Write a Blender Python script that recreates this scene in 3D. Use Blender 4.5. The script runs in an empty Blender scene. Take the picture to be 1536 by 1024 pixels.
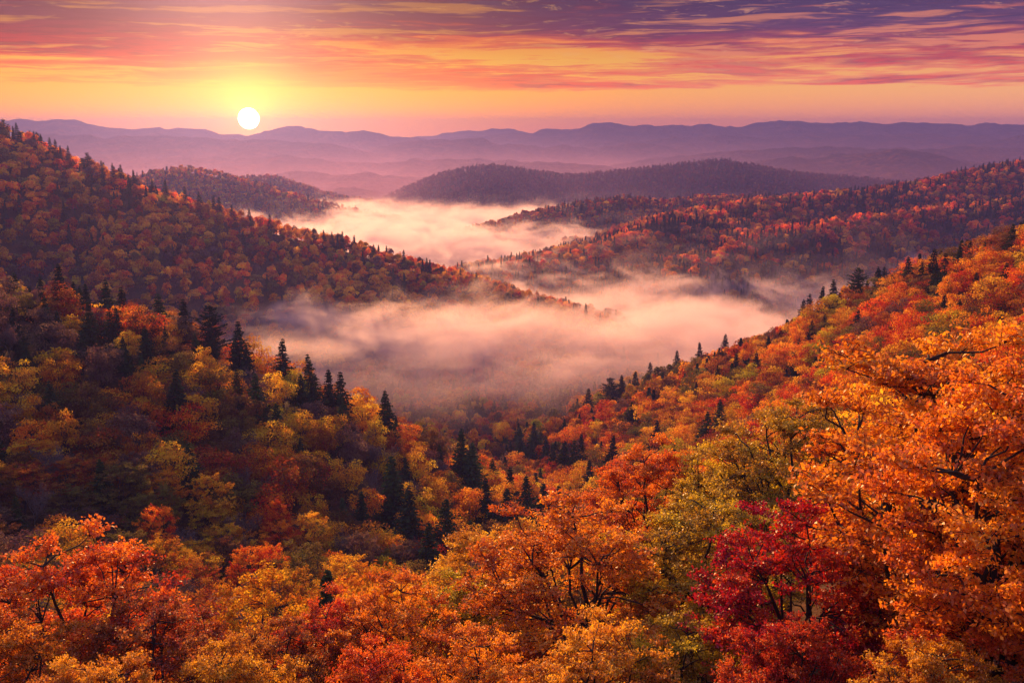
import bpy, math, random
import numpy as np
from mathutils import Vector
from mathutils.bvhtree import BVHTree

S = bpy.context.scene
R = math.radians
rng = np.random.default_rng(11)
random.seed(7)

# ------------------------------------------------------------------ camera
FPX = 1536 * 35.0 / 36.0
PITCH = R(11.8)
cam_d = bpy.data.cameras.new("camera")
cam_d.lens = 35.0
cam_d.sensor_width = 36.0
cam_d.clip_start = 0.5
cam_d.clip_end = 90000.0
cam = bpy.data.objects.new("camera", cam_d)
cam.location = (0, 0, 0)
cam.rotation_euler = (R(90) - PITCH, 0, 0)
S.collection.objects.link(cam)
S.camera = cam


def ray(px, py):
    u = (px - 768.0) / FPX
    v = (512.0 - py) / FPX
    return np.array([u, math.cos(PITCH) + v * math.sin(PITCH), -math.sin(PITCH) + v * math.cos(PITCH)])


def P(px, py, Y):
    d = ray(px, py)
    return d * (Y / d[1])


def project(x, y, z):
    f = y * math.cos(PITCH) - z * math.sin(PITCH)
    u = y * math.sin(PITCH) + z * math.cos(PITCH)
    f = np.maximum(f, 0.01)
    return 768 + FPX * x / f, 512 - FPX * u / f


# ------------------------------------------------------------------ light
SUN_DIR = Vector(ray(373, 178)).normalized()
SUN_AZ = math.atan2(SUN_DIR.x, SUN_DIR.y)
SUN_EL = math.asin(SUN_DIR.z)
VEIL = 0.5
LAMP_EL = R(11.0)
LAMP_AZ = SUN_AZ - R(1)
EXPO = 0.85
SKYK = 1.0 / 2 ** EXPO

S.view_settings.view_transform = 'Standard'
S.view_settings.look = 'None'
S.view_settings.exposure = EXPO
S.view_settings.gamma = 1.0
S.view_settings.use_curve_mapping = False

sl = bpy.data.lights.new("sun", 'SUN')
sl.energy = 5.0
sl.angle = R(1.6)
sl.color = (1.0, 0.51, 0.20)
sun = bpy.data.objects.new("sun", sl)
ld = Vector((math.sin(LAMP_AZ) * math.cos(LAMP_EL), math.cos(LAMP_AZ) * math.cos(LAMP_EL), math.sin(LAMP_EL)))
sun.rotation_euler = (-ld).to_track_quat('-Z', 'Y').to_euler()
S.collection.objects.link(sun)


def srgb(r, g, b):
    f = lambda c: (c / 255 / 12.92) if c / 255 <= 0.04045 else ((c / 255 + 0.055) / 1.055) ** 2.4
    return (f(r), f(g), f(b), 1.0)


class NT:
    """tiny node helper"""
    def __init__(self, tree):
        self.t = tree
        self.t.nodes.clear()

    def n(self, kind, **kw):
        nd = self.t.nodes.new(kind)
        for k, v in kw.items():
            setattr(nd, k, v)
        return nd

    def put(self, sock, v):
        if v is None:
            return
        if isinstance(v, bpy.types.NodeSocket):
            self.t.links.new(v, sock)
        else:
            sock.default_value = v

    def m(self, op, a, b=None, c=None, clamp=False):
        nd = self.n('ShaderNodeMath', operation=op, use_clamp=clamp)
        self.put(nd.inputs[0], a)
        self.put(nd.inputs[1], b)
        self.put(nd.inputs[2], c)
        return nd.outputs[0]

    def step(self, x, a, b, lo=0.0, hi=1.0):
        nd = self.n('ShaderNodeMapRange', interpolation_type='SMOOTHSTEP')
        self.put(nd.inputs[0], x)
        for i, v in enumerate((a, b, lo, hi)):
            self.put(nd.inputs[i + 1], v)
        return nd.outputs[0]

    def mix(self, f, a, b, blend='MIX'):
        nd = self.n('ShaderNodeMix', data_type='RGBA', blend_type=blend)
        self.put(nd.inputs[0], f)
        self.put(nd.inputs[6], a)
        self.put(nd.inputs[7], b)
        return nd.outputs[2]

    def xyz(self, x, y, z):
        nd = self.n('ShaderNodeCombineXYZ')
        self.put(nd.inputs[0], x)
        self.put(nd.inputs[1], y)
        self.put(nd.inputs[2], z)
        return nd.outputs[0]

    def noise(self, vec, scale=1.0, detail=3.0, rough=0.5, dist=0.0):
        nd = self.n('ShaderNodeTexNoise')
        self.put(nd.inputs['Vector'], vec)
        nd.inputs['Scale'].default_value = scale
        nd.inputs['Detail'].default_value = detail
        nd.inputs['Roughness'].default_value = rough
        nd.inputs['Distortion'].default_value = dist
        return nd.outputs[0]

    def ramp(self, f, stops):
        nd = self.n('ShaderNodeValToRGB')
        self.put(nd.inputs[0], f)
        e = nd.color_ramp.elements
        while len(e) < len(stops):
            e.new(0.5)
        for i, (p, c) in enumerate(stops):
            e[i].position = p
            e[i].color = c
        return nd.outputs[0]


# ------------------------------------------------------------------ sky (world)
def build_world():
    w = bpy.data.worlds.new("World")
    S.world = w
    w.use_nodes = True
    t = NT(w.node_tree)
    tc = t.n('ShaderNodeTexCoord')
    sp = t.n('ShaderNodeSeparateXYZ')
    t.put(sp.inputs[0], tc.outputs['Generated'])
    x, y, z = sp.outputs
    az = t.m('ARCTAN2', x, y)                    # 0 straight ahead, + to the right
    el = t.m('ARCSINE', z)
    e = t.m('DIVIDE', el, 0.125, clamp=True)     # 0 at horizon, 1 about 7 degrees up
    ada = t.m('ABSOLUTE', t.m('SUBTRACT', az, SUN_AZ))
    near = t.step(ada, 0.60, 0.0)                # 1 towards the sun's bearing
    nearw = t.step(ada, 0.85, 0.05)
    # wind drawn cloud: layers of ever finer, flatter streaks
    wv = t.noise(t.xyz(t.m('MULTIPLY', az, 3.0), t.m('MULTIPLY', el, 16.0), 3.1), 1.0, 3.0, 0.55)
    elw = t.m('ADD', el, t.m('MULTIPLY', t.m('SUBTRACT', wv, 0.5), 0.016))
    wv2 = t.noise(t.xyz(t.m('MULTIPLY', az, 16.0), t.m('MULTIPLY', el, 120.0), 6.6), 1.0, 3.0, 0.6)
    elf = t.m('ADD', elw, t.m('MULTIPLY', t.m('SUBTRACT', wv2, 0.5), 0.0050))

    def streak(fa, fe, zz, det, ro, src, dist=0.0):
        return t.noise(t.xyz(t.m('MULTIPLY', az, fa), t.m('MULTIPLY', src, fe), zz), 1.0, det, ro, dist)
    big = streak(2.2, 34.0, 0.7, 3.0, 0.5, elw)
    mid = streak(6.0, 110.0, 5.3, 4.0, 0.6, elf, 0.3)
    fine = streak(20.0, 330.0, 9.1, 4.0, 0.65, elf, 0.4)
    puff = streak(34.0, 210.0, 2.7, 4.0, 0.65, elf, 0.8)
    body = t.m('ADD', t.m('MULTIPLY', big, 0.40), t.m('ADD', t.m('MULTIPLY', mid, 0.38), t.m('MULTIPLY', fine, 0.22)))
    clear_sun = t.ramp(e, [(0.0, srgb(255, 112, 0)), (0.16, srgb(255, 148, 0)), (0.36, srgb(255, 172, 16)), (0.55, srgb(255, 188, 40)), (0.75, srgb(255, 130, 20)), (1.0, srgb(236, 100, 50))])
    clear_far = t.ramp(e, [(0.0, srgb(250, 140, 104)), (0.14, srgb(255, 160, 106)), (0.34, srgb(255, 182, 108)), (0.62, srgb(255, 160, 104)), (0.8, srgb(250, 150, 120)), (1.0, srgb(236, 140, 124))])
    clear = t.mix(nearw, clear_far, clear_sun)
    cl_sun = t.ramp(e, [(0.30, srgb(250, 100, 12)), (0.50, srgb(236, 62, 18)), (0.66, srgb(200, 46, 36)), (0.80, srgb(134, 54, 72)), (1.0, srgb(92, 58, 88))])
    cl_far = t.ramp(e, [(0.30, srgb(246, 112, 76)), (0.46, srgb(232, 90, 80)), (0.62, srgb(176, 70, 88)), (0.78, srgb(108, 70, 108)), (1.0, srgb(70, 60, 98))])
    cl = t.mix(near, cl_far, cl_sun)
    thr = t.ramp(e, [(0.0, (0.95,) * 3 + (1,)), (0.26, (0.80,) * 3 + (1,)), (0.36, (0.53,) * 3 + (1,)), (0.60, (0.485,) * 3 + (1,)), (0.80, (0.42,) * 3 + (1,)), (1.0, (0.33,) * 3 + (1,))])
    diff = t.m('SUBTRACT', body, thr)
    mask = t.step(diff, -0.040, 0.045)
    col = t.mix(mask, clear, cl)
    # lit edges of thin cloud
    fr = t.m('MULTIPLY', t.step(diff, -0.06, -0.005), t.step(diff, 0.07, 0.0))
    col = t.mix(t.m('MULTIPLY', fr, 0.5), col, t.mix(near, srgb(255, 132, 100), srgb(255, 92, 20)))
    # darker ripples and bright rips inside the cover
    up_ = t.step(e, 0.34, 0.62)
    dk = t.m('MULTIPLY', t.step(fine, 0.58, 0.36), t.m('MULTIPLY', mask, 0.68))
    col = t.mix(dk, col, t.mix(near, srgb(72, 54, 96), srgb(120, 44, 56)))
    wisp = t.m('MULTIPLY', t.step(mid, 0.545, 0.64), up_)
    col = t.mix(t.m('MULTIPLY', wisp, t.ramp(e, [(0.5, (0.8,) * 3 + (1,)), (1.0, (0.38,) * 3 + (1,))])), col, t.mix(near, srgb(255, 150, 110), srgb(255, 176, 30)))
    rip = t.m('MULTIPLY', t.m('MULTIPLY', t.step(puff, 0.56, 0.72), up_), t.step(big, 0.56, 0.42))
    col = t.mix(t.m('MULTIPLY', rip, 0.5), col, t.mix(near, srgb(255, 176, 140), srgb(255, 196, 50)))
    dot = t.n('ShaderNodeVectorMath', operation='DOT_PRODUCT')
    t.put(dot.inputs[0], tc.outputs['Generated'])
    dot.inputs[1].default_value = SUN_DIR
    ang = t.m('ARCCOSINE', t.m('MINIMUM', dot.outputs['Value'], 1.0))
    # upper dome: dusk violet with the physical sky behind it
    dome = t.ramp(t.m('DIVIDE', el, 1.5708, clamp=True), [(0.0, srgb(150, 108, 132)), (0.3, srgb(122, 134, 196)), (1.0, srgb(118, 148, 218))])
    dome = t.mix(t.step(y, -0.3, 1.0, 0.0, 0.55), dome, srgb(214, 138, 128))
    nz = t.n('ShaderNodeTexSky', sky_type='NISHITA', sun_disc=False, sun_elevation=LAMP_EL, sun_rotation=LAMP_AZ)
    dome = t.mix(1.0, dome, t.mix(1.0, nz.outputs[0], (0.05, 0.05, 0.05, 1), 'MULTIPLY'), 'ADD')
    col = t.mix(t.step(el, 0.13, 0.42), col, dome)
    # the air below the haze top dims the low sky, so what lies beyond it is brighter than it looks
    k = t.m('ADD', 1.0, t.m('MULTIPLY', t.step(el, 0.075, 0.0), t.m('ADD', VEIL, t.m('MULTIPLY', nearw, 0.3))))
    k = t.m('MULTIPLY', k, t.m('SUBTRACT', 1.0, t.m('MULTIPLY', t.m('MULTIPLY', near, 0.34), t.step(e, 0.45, 0.95))))
    cm = t.n('ShaderNodeVectorMath', operation='SCALE')
    t.put(cm.inputs[0], col)
    t.put(cm.inputs['Scale'], k)
    col = cm.outputs[0]
    # glow round the sun, low and wide
    gl = t.m('SQRT', t.m('ADD', t.m('POWER', t.m('SUBTRACT', az, SUN_AZ), 2.0), t.m('POWER', t.m('MULTIPLY', t.m('SUBTRACT', el, SUN_EL), 1.7), 2.0)))
    col = t.mix(t.m('MULTIPLY', t.m('POWER', t.step(gl, 0.50, 0.0), 1.6), t.step(e, 0.62, 0.12, 0.12, 0.95)), col, (3.0, 0.95, 0.0, 1))
    col = t.mix(t.m('MULTIPLY', t.m('EXPONENT', t.m('MULTIPLY', ang, -38.0)), 1.0), col, (5.0, 2.2, 0.25, 1))
    col = t.mix(t.step(ang, 0.0101, 0.0090), col, (60.0, 40.0, 22.0, 1))
    bg = t.n('ShaderNodeBackground')
    t.put(bg.inputs[0], col)
    bg.inputs[1].default_value = SKYK
    out = t.n('ShaderNodeOutputWorld')
    t.put(out.inputs[0], bg.outputs[0])


build_world()

S.render.engine = 'CYCLES'
cy = S.cycles
cy.use_denoising = True
cy.max_bounces = 5
cy.diffuse_bounces = 2
cy.glossy_bounces = 1
cy.transmission_bounces = 3
cy.transparent_max_bounces = 6
cy.volume_bounces = 2
cy.sample_clamp_indirect = 4.0
cy.volume_step_rate = 1.0
cy.volume_max_steps = 160
cy.caustics_reflective = False
cy.caustics_refractive = False
S.render.film_transparent = False


# ------------------------------------------------------------------ helpers
def setp(o, label=None, cat=None, group=None, kind=None):
    if label:
        o["label"] = label
    if cat:
        o["category"] = cat
    if group:
        o["group"] = group
    if kind:
        o["kind"] = kind
    return o


def link(o, parent=None):
    S.collection.objects.link(o)
    if parent:
        o.parent = parent
    return o


def mesh_np(name, verts, faces, mats, attrs=None, smooth=False):
    """faces: (n,k) int array, k 3 or 4"""
    me = bpy.data.meshes.new(name)
    verts = np.asarray(verts, dtype=np.float32)
    faces = np.asarray(faces, dtype=np.int32)
    n, k = faces.shape
    me.vertices.add(len(verts))
    me.vertices.foreach_set('co', verts.ravel())
    me.loops.add(n * k)
    me.loops.foreach_set('vertex_index', faces.ravel())
    me.polygons.add(n)
    me.polygons.foreach_set('loop_start', np.arange(0, n * k, k, dtype=np.int32))
    me.polygons.foreach_set('loop_total', np.full(n, k, dtype=np.int32))
    if smooth:
        me.polygons.foreach_set('use_smooth', np.ones(n, dtype=bool))
    for m in (mats if isinstance(mats, (list, tuple)) else [mats]):
        me.materials.append(m)
    for an, (dom, data) in (attrs or {}).items():
        a = me.attributes.new(an, 'FLOAT', dom)
        a.data.foreach_set('value', np.asarray(data, dtype=np.float32))
    me.update(calc_edges=True)
    return me


def _hash(ix, iy, seed):
    h = (ix.astype(np.int64) * 374761393 + iy.astype(np.int64) * 668265263 + seed * 974634777) & 0xFFFFFFFF
    h = ((h ^ (h >> 13)) * 1274126177) & 0xFFFFFFFF
    return ((h ^ (h >> 16)) & 0xFFFFFF) / float(0xFFFFFF)


def vnoise(x, y, seed=0):
    x = np.asarray(x, float)
    y = np.asarray(y, float)
    ix = np.floor(x)
    iy = np.floor(y)
    fx = x - ix
    fy = y - iy
    fx = fx * fx * fx * (fx * (fx * 6 - 15) + 10)
    fy = fy * fy * fy * (fy * (fy * 6 - 15) + 10)
    a = _hash(ix, iy, seed)
    b = _hash(ix + 1, iy, seed)
    c = _hash(ix, iy + 1, seed)
    d = _hash(ix + 1, iy + 1, seed)
    return (a * (1 - fx) + b * fx) * (1 - fy) + (c * (1 - fx) + d * fx) * fy


def fbm(x, y, oct=4, seed=0, gain=0.5):
    s = 0
    a = 1.0
    t = 0
    for k in range(oct):
        s = s + a * vnoise(x * 2 ** k + 17.3 * k, y * 2 ** k - 9.1 * k, seed + k)
        t += a
        a *= gain
    return s / t


# ------------------------------------------------------------------ materials
def new_mat(name):
    m = bpy.data.materials.new(name)
    m.use_nodes = True
    return m, NT(m.node_tree)


def leaf_material(name, trans=0.5, gloss=0.0, mode='tint', vary=0.078):
    m, t = new_mat(name)
    at = t.n('ShaderNodeAttribute', attribute_type='INSTANCER', attribute_name='tint')
    lv = t.n('ShaderNodeAttribute', attribute_type='GEOMETRY', attribute_name='lv')
    cv = t.n('ShaderNodeAttribute', attribute_type='GEOMETRY', attribute_name='cv')
    hs = t.n('ShaderNodeHueSaturation')
    v = t.m('ADD', t.m('MULTIPLY', lv.outputs['Fac'], 0.45), t.m('MULTIPLY', cv.outputs['Fac'], 0.75))
    t.put(hs.inputs['Hue'], t.m('ADD', 0.5 - vary * 0.6, t.m('MULTIPLY', v, vary)))
    hs.inputs['Saturation'].default_value = 1.0
    t.put(hs.inputs['Value'], t.m('ADD', 0.55, t.m('MULTIPLY', v, 0.72)))
    t.put(hs.inputs['Color'], at.outputs['Color'])
    d = t.n('ShaderNodeBsdfDiffuse')
    t.put(d.inputs[0], hs.outputs[0])
    tr = t.n('ShaderNodeBsdfTranslucent')
    t.put(tr.inputs[0], hs.outputs[0])
    mx = t.n('ShaderNodeMixShader')
    mx.inputs[0].default_value = trans
    t.put(mx.inputs[1], d.outputs[0])
    t.put(mx.inputs[2], tr.outputs[0])
    o = mx.outputs[0]
    if gloss:
        g = t.n('ShaderNodeBsdfGlossy')
        g.inputs['Roughness'].default_value = 0.45
        g.inputs[0].default_value = (1, 1, 1, 1)
        m2 = t.n('ShaderNodeMixShader')
        m2.inputs[0].default_value = gloss
        t.put(m2.inputs[1], o)
        t.put(m2.inputs[2], g.outputs[0])
        o = m2.outputs[0]
    out = t.n('ShaderNodeOutputMaterial')
    t.put(out.inputs[0], o)
    return m


def bark_material(name, c1, c2):
    m, t = new_mat(name)
    tc = t.n('ShaderNodeTexCoord')
    n = t.noise(tc.outputs['Object'], 3.0, 5.0, 0.65)
    col = t.mix(n, c1, c2)
    b = t.n('ShaderNodeBsdfPrincipled')
    t.put(b.inputs['Base Color'], col)
    b.inputs['Roughness'].default_value = 0.9
    out = t.n('ShaderNodeOutputMaterial')
    t.put(out.inputs[0], b.outputs[0])
    return m


def forest_floor_material():
    m, t = new_mat('forest_floor')
    g = t.n('ShaderNodeNewGeometry')
    n1 = t.noise(g.outputs['Position'], 0.6, 6.0, 0.65)
    n2 = t.noise(g.outputs['Position'], 0.05, 4.0, 0.6)
    c = t.ramp(n1, [(0.3, (0.035, 0.022, 0.014, 1)), (0.5, (0.10, 0.045, 0.02, 1)), (0.7, (0.19, 0.075, 0.025, 1))])
    c = t.mix(t.step(n2, 0.45, 0.65), c, t.ramp(n1, [(0.3, (0.03, 0.03, 0.016, 1)), (0.7, (0.12, 0.08, 0.03, 1))]))
    b = t.n('ShaderNodeBsdfPrincipled')
    t.put(b.inputs['Base Color'], c)
    b.inputs['Roughness'].default_value = 1.0
    b.inputs['Specular IOR Level'].default_value = 0.1
    bp = t.n('ShaderNodeBump')
    bp.inputs['Distance'].default_value = 0.6
    t.put(bp.inputs['Height'], n1)
    t.put(b.inputs['Normal'], bp.outputs[0])
    out = t.n('ShaderNodeOutputMaterial')
    t.put(out.inputs[0], b.outputs[0])
    return m


def far_forest_material():
    """woods kilometres away: autumn canopy read as mottled cover"""
    m, t = new_mat('distant_canopy')
    g = t.n('ShaderNodeNewGeometry')
    v = t.n('ShaderNodeTexVoronoi')
    v.inputs['Scale'].default_value = 0.055
    t.put(v.inputs['Vector'], g.outputs['Position'])
    n2 = t.noise(g.outputs['Position'], 0.006, 5.0, 0.65)
    n3 = t.noise(g.outputs['Position'], 0.03, 4.0, 0.6)
    sepc = t.n('ShaderNodeSeparateColor')
    t.put(sepc.inputs[0], v.outputs['Color'])
    c = t.ramp(sepc.outputs[0], [(0.0, (0.03, 0.035, 0.02, 1)), (0.35, (0.09, 0.045, 0.02, 1)), (0.7, (0.17, 0.06, 0.02, 1)), (1.0, (0.20, 0.11, 0.03, 1))])
    c = t.mix(t.step(n2, 0.42, 0.6), c, (0.035, 0.035, 0.022, 1))
    b = t.n('ShaderNodeBsdfDiffuse')
    t.put(b.inputs[0], c)
    bp = t.n('ShaderNodeBump')
    bp.inputs['Distance'].default_value = 14.0
    t.put(bp.inputs['Height'], t.m('SUBTRACT', n3, t.m('MULTIPLY', v.outputs['Distance'], 0.5)))
    t.put(b.inputs['Normal'], bp.outputs[0])
    out = t.n('ShaderNodeOutputMaterial')
    t.put(out.inputs[0], b.outputs[0])
    return m


M_HERO = leaf_material('autumn_leaf_close', 0.52, 0.04, vary=0.046)
M_LEAF = leaf_material('autumn_leaf', 0.45)
M_NEEDLE = leaf_material('conifer_needle', 0.15, 0.0, vary=0.03)
M_BARK = bark_material('dark_bark', (0.018, 0.012, 0.010, 1), (0.055, 0.038, 0.03, 1))
M_GREY = bark_material('grey_bark', (0.10, 0.075, 0.07, 1), (0.24, 0.19, 0.18, 1))
M_FLOOR = forest_floor_material()
M_FAR = far_forest_material()

# ------------------------------------------------------------------ colours of crowns (linear)
TINT = {
    'orange': (0.92, 0.275, 0.018), 'bright orange': (1.0, 0.30, 0.02), 'red orange': (0.86, 0.165, 0.016),
    'rust': (0.48, 0.115, 0.022), 'gold': (0.95, 0.43, 0.03), 'yellow green': (0.60, 0.37, 0.02),
    'red': (0.72, 0.075, 0.02), 'crimson': (0.62, 0.028, 0.012), 'brown': (0.23, 0.085, 0.032),
    'olive': (0.24, 0.145, 0.035), 'olive gold': (0.72, 0.40, 0.025), 'dusky mauve': (0.23, 0.105, 0.085), 'amber': (0.80, 0.32, 0.022),
    'dark green': (0.062, 0.082, 0.030), 'deep green': (0.042, 0.058, 0.026),
}

# ------------------------------------------------------------------ close terrain: one hillside sheet through control points
CAN = 12.0      # canopy height above the ground at the control points
# foreground trees: px, py of the top, distance Y, width, height, mesh, tint, label, kind word
HEROES = [
    (1455, 503, 40, 13.0, 17, 0, 'bright orange', 'tall blazing orange tree with dark forked limbs filling the right edge'),
    (1560, 560, 33, 9.5, 15, 1, 'bright orange', 'orange tree cut off by the right edge, in front of the tall blazing one'),
    (1200, 762, 42, 8.6, 13, 2, 'crimson', 'vivid crimson tree glowing between orange and olive neighbours at lower right'),
    (1205, 603, 62, 10.5, 15, 1, 'olive gold', 'golden airy tree with open dark branches standing above the crimson tree'),
    (1315, 600, 70, 9.0, 14, 0, 'gold', 'amber gold tree peeking out between the golden airy tree and the blazing orange one'),
    (1100, 664, 64, 8.5, 14, 2, 'olive gold', 'yellow gold tree just left of the golden airy tree'),
    (985, 672, 68, 8.6, 14, 0, 'red orange', 'upright red orange tree rising behind the yellow green one'),
    (1065, 745, 52, 9.8, 14, 1, 'yellow green', 'broad yellow green tree directly left of the crimson tree'),
    (860, 757, 50, 11.0, 15, 2, 'bright orange', 'wide bright orange tree low in the middle of the near trees'),
    (745, 797, 60, 7.8, 13, 1, 'gold', 'lemon gold tree on the left shoulder of the wide bright orange tree'),
    (668, 880, 52, 6.8, 12, 0, 'yellow green', 'small olive yellow tree between the lemon gold tree and the orange pair'),
    (585, 868, 47, 6.8, 12, 2, 'bright orange', 'rounded bright orange tree low and left of the lemon gold tree'),
    (492, 905, 48, 6.0, 11, 0, 'red', 'reddish tree wedged beside the rounded bright orange tree'),
    (90, 812, 45, 9.6, 15, 0, 'red orange', 'big red orange tree with a pointed top in the lower left corner'),
    (235, 902, 42, 6.8, 12, 2, 'rust', 'rust tree leaning against the big lower left corner tree'),
    (340, 962, 39, 5.4, 11, 1, 'amber', 'low amber gold tree whose top just clears the bottom edge left of centre'),
    (425, 936, 45, 5.6, 11, 2, 'rust', 'rusty red tree behind the low golden tree near the bottom edge'),
    (705, 952, 38, 6.0, 11, 2, 'orange', 'orange treetop at the bottom edge under the lemon gold tree'),
    (560, 975, 36, 5.0, 10, 1, 'red orange', 'red orange treetop at the bottom edge under the rounded bright orange tree'),
    (905, 950, 37, 6.4, 11, 0, 'amber', 'amber treetop at the bottom edge under the wide bright orange tree'),
    (1190, 930, 35, 4.6, 10, 1, 'red', 'small scarlet tree in front of the foot of the crimson tree'),
    (1330, 880, 40, 5.5, 12, 2, 'crimson', 'dark crimson tree half hidden between the crimson and the blazing orange trees'),
    (1030, 925, 41, 6.0, 11, 2, 'yellow green', 'olive green tree at the bottom edge left of the crimson tree'),
    (-20, 930, 38, 6.0, 11, 1, 'orange', 'orange tree cut off by the bottom left corner'),
    (1475, 905, 33, 6.5, 12, 0, 'red orange', 'rusty treetop in the bottom right corner under the tall blazing tree'),
    (1410, 965, 30, 4.6, 10, 1, 'amber', 'small amber treetop on the bottom edge left of the corner tree'),
    (150, 985, 34, 5.0, 10, 0, 'amber', 'amber treetop on the bottom edge below the big corner tree'),
]

ctrl = []


def canopy(px, py, Y, h=CAN):
    p = P(px, py, Y)
    ctrl.append((p[0], p[1], p[2] - h))


for hx in HEROES:
    p = P(hx[0], hx[1], hx[2])
    ctrl.append((p[0], p[1], p[2] - hx[4]))
for c in [(0, -10, -2), (-25, -10, -4), (25, -10, -1), (0, 3, -2.2), (-25, 5, -7), (25, 5, -3), (0, 16, -11), (-22, 18, -16), (22, 18, -9),
          (-200, -40, -20), (200, -40, 5), (60, 30, -10), (-60, 40, -38), (0, -45, 4)]:
    ctrl.append(c)
# shaded left hillside (front ravine side)
for a in [(-250, 370, 360), (0, 428, 350), (100, 440, 350), (200, 468, 350), (300, 500, 350), (400, 545, 350), (500, 592, 350), (600, 630, 350),
          (700, 675, 345), (800, 735, 335), (870, 778, 325),
          (-200, 560, 240), (0, 600, 245), (150, 622, 250), (300, 645, 260), (450, 680, 265), (600, 722, 275), (750, 775, 285),
          (-150, 740, 190), (0, 755, 195), (150, 785, 195), (300, 820, 195), (450, 845, 200), (600, 850, 215), (720, 835, 240),
          (50, 905, 92), (200, 915, 94), (350, 935, 94), (520, 945, 92), (0, 890, 145), (300, 930, 140), (600, 950, 145), (800, 900, 160), (800, 840, 215)]:
    canopy(*a)
# behind its crest the ground falls to the mist valley
for a in [(-200, -30, 520, 0), (-250, 470, -120, 0)]:
    pass
for c in [(-330, 470, -108), (-230, 480, -150), (-150, 490, -168), (-80, 480, -176), (0, 470, -172), (-300, 600, -150), (-180, 620, -185),
          (-60, 600, -190), (0, 760, -195), (150, 800, -195), (-200, 800, -190), (-450, 700, -150), (0, 1000, -200), (300, 1000, -200),
          (500, 900, -190), (700, 800, -170), (-500, 1000, -195), (700, 1100, -195), (-700, 1000, -190), (-600, 500, -80)]:
    ctrl.append(c)
# sunlit right hillside
for a in [(1750, 285, 330), (1536, 352, 370), (1460, 378, 390), (1400, 398, 410), (1340, 415, 430), (1280, 436, 455), (1200, 478, 490), (1100, 520, 540),
          (1000, 558, 580), (900, 592, 600), (820, 622, 600),
          (1650, 430, 250), (1450, 480, 270), (1300, 545, 310), (1150, 600, 350), (1000, 655, 400), (900, 690, 400), (840, 730, 400),
          (1600, 590, 125), (1450, 580, 160), (1300, 620, 190), (1150, 680, 230), (1000, 720, 280), (920, 760, 300),
          (1200, 720, 150), (1050, 780, 160), (1400, 660, 110), (950, 820, 190)]:
    canopy(*a)
for c in [(420, 500, -75), (330, 600, -130), (230, 700, -175), (130, 720, -186), (520, 600, -120), (700, 500, -60), (600, 300, 10), (500, 760, -175)]:
    ctrl.append(c)

C_ = np.array(ctrl, float)


def _phi(r):
    return np.where(r > 1e-9, r * r * np.log(np.maximum(r, 1e-9)), 0.0)


def fit_tps(C, lam=120.0):
    n = len(C)
    xy = C[:, :2] / 100.0
    r = np.sqrt(((xy[:, None] - xy[None]) ** 2).sum(-1))
    K = _phi(r) + np.eye(n) * lam / 1e4
    Pm = np.hstack([np.ones((n, 1)), xy])
    A = np.zeros((n + 3, n + 3))
    A[:n, :n] = K
    A[:n, n:] = Pm
    A[n:, :n] = Pm.T
    b = np.zeros(n + 3)
    b[:n] = C[:, 2]
    return np.linalg.solve(A, b), xy


_W, _XY = fit_tps(C_)


def ground_near(x, y):
    x = np.asarray(x, float)
    y = np.asarray(y, float)
    sh = x.shape
    q = np.stack([x.ravel(), y.ravel()], 1) / 100.0
    out = np.zeros(len(q))
    for s in range(0, len(q), 20000):
        qq = q[s:s + 20000]
        r = np.sqrt(((qq[:, None] - _XY[None]) ** 2).sum(-1))
        out[s:s + 20000] = _phi(r) @ _W[:-3] + _W[-3] + qq @ _W[-2:]
    out = out.reshape(sh)
    return out + (fbm(x / 38.0, y / 38.0, 4, 5) - 0.5) * 7.0 * np.clip((y - 60) / 120, 0, 1)


def grid_mesh(name, xs, ys, z, mat, smooth=True):
    ny, nx = z.shape
    X, Y = np.meshgrid(xs, ys)
    v = np.stack([X.ravel(), Y.ravel(), z.ravel()], 1)
    i = np.arange(nx - 1)
    j = np.arange(ny - 1)
    I, J = np.meshgrid(i, j)
    a = (J * nx + I).ravel()
    f = np.stack([a, a + 1, a + nx + 1, a + nx], 1)
    return mesh_np(name, v, f, mat, smooth=smooth)


solid = []      # (verts, faces) for ray tests
NX0, NX1, NY0, NY1 = -560.0, 760.0, -50.0, 1120.0
xs = np.arange(NX0, NX1 + 1, 5.0)
ys = np.arange(NY0, NY1 + 1, 5.0)
GX, GY = np.meshgrid(xs, ys)
ZN = ground_near(GX, GY)
edge = np.clip(np.minimum.reduce([GX - NX0, NX1 - GX, NY1 - GY]) / 90.0, 0, 1)
edge = edge * edge * (3 - 2 * edge)
ZN = np.where(GY > 450, np.minimum(ZN, ZN * edge + (-215) * (1 - edge)), ZN)
me = grid_mesh('hillside', xs, ys, ZN, M_FLOOR)
o = link(bpy.data.objects.new('hillside', me))
setp(o, 'wooded hillside falling from the viewpoint into the misty ravine', kind='structure')
solid.append(me)


def ground_at(x, y):
    """bilinear on the close sheet"""
    x = np.asarray(x, float)
    y = np.asarray(y, float)
    fx = np.clip((x - NX0) / 5.0, 0, len(xs) - 1.001)
    fy = np.clip((y - NY0) / 5.0, 0, len(ys) - 1.001)
    ix = fx.astype(int)
    iy = fy.astype(int)
    fx = fx - ix
    fy = fy - iy
    return (ZN[iy, ix] * (1 - fx) * (1 - fy) + ZN[iy, ix + 1] * fx * (1 - fy) + ZN[iy + 1, ix] * (1 - fx) * fy + ZN[iy + 1, ix + 1] * fx * fy)


# ------------------------------------------------------------------ ridges beyond the ravine
FLOOR_Z = -205.0


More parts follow.
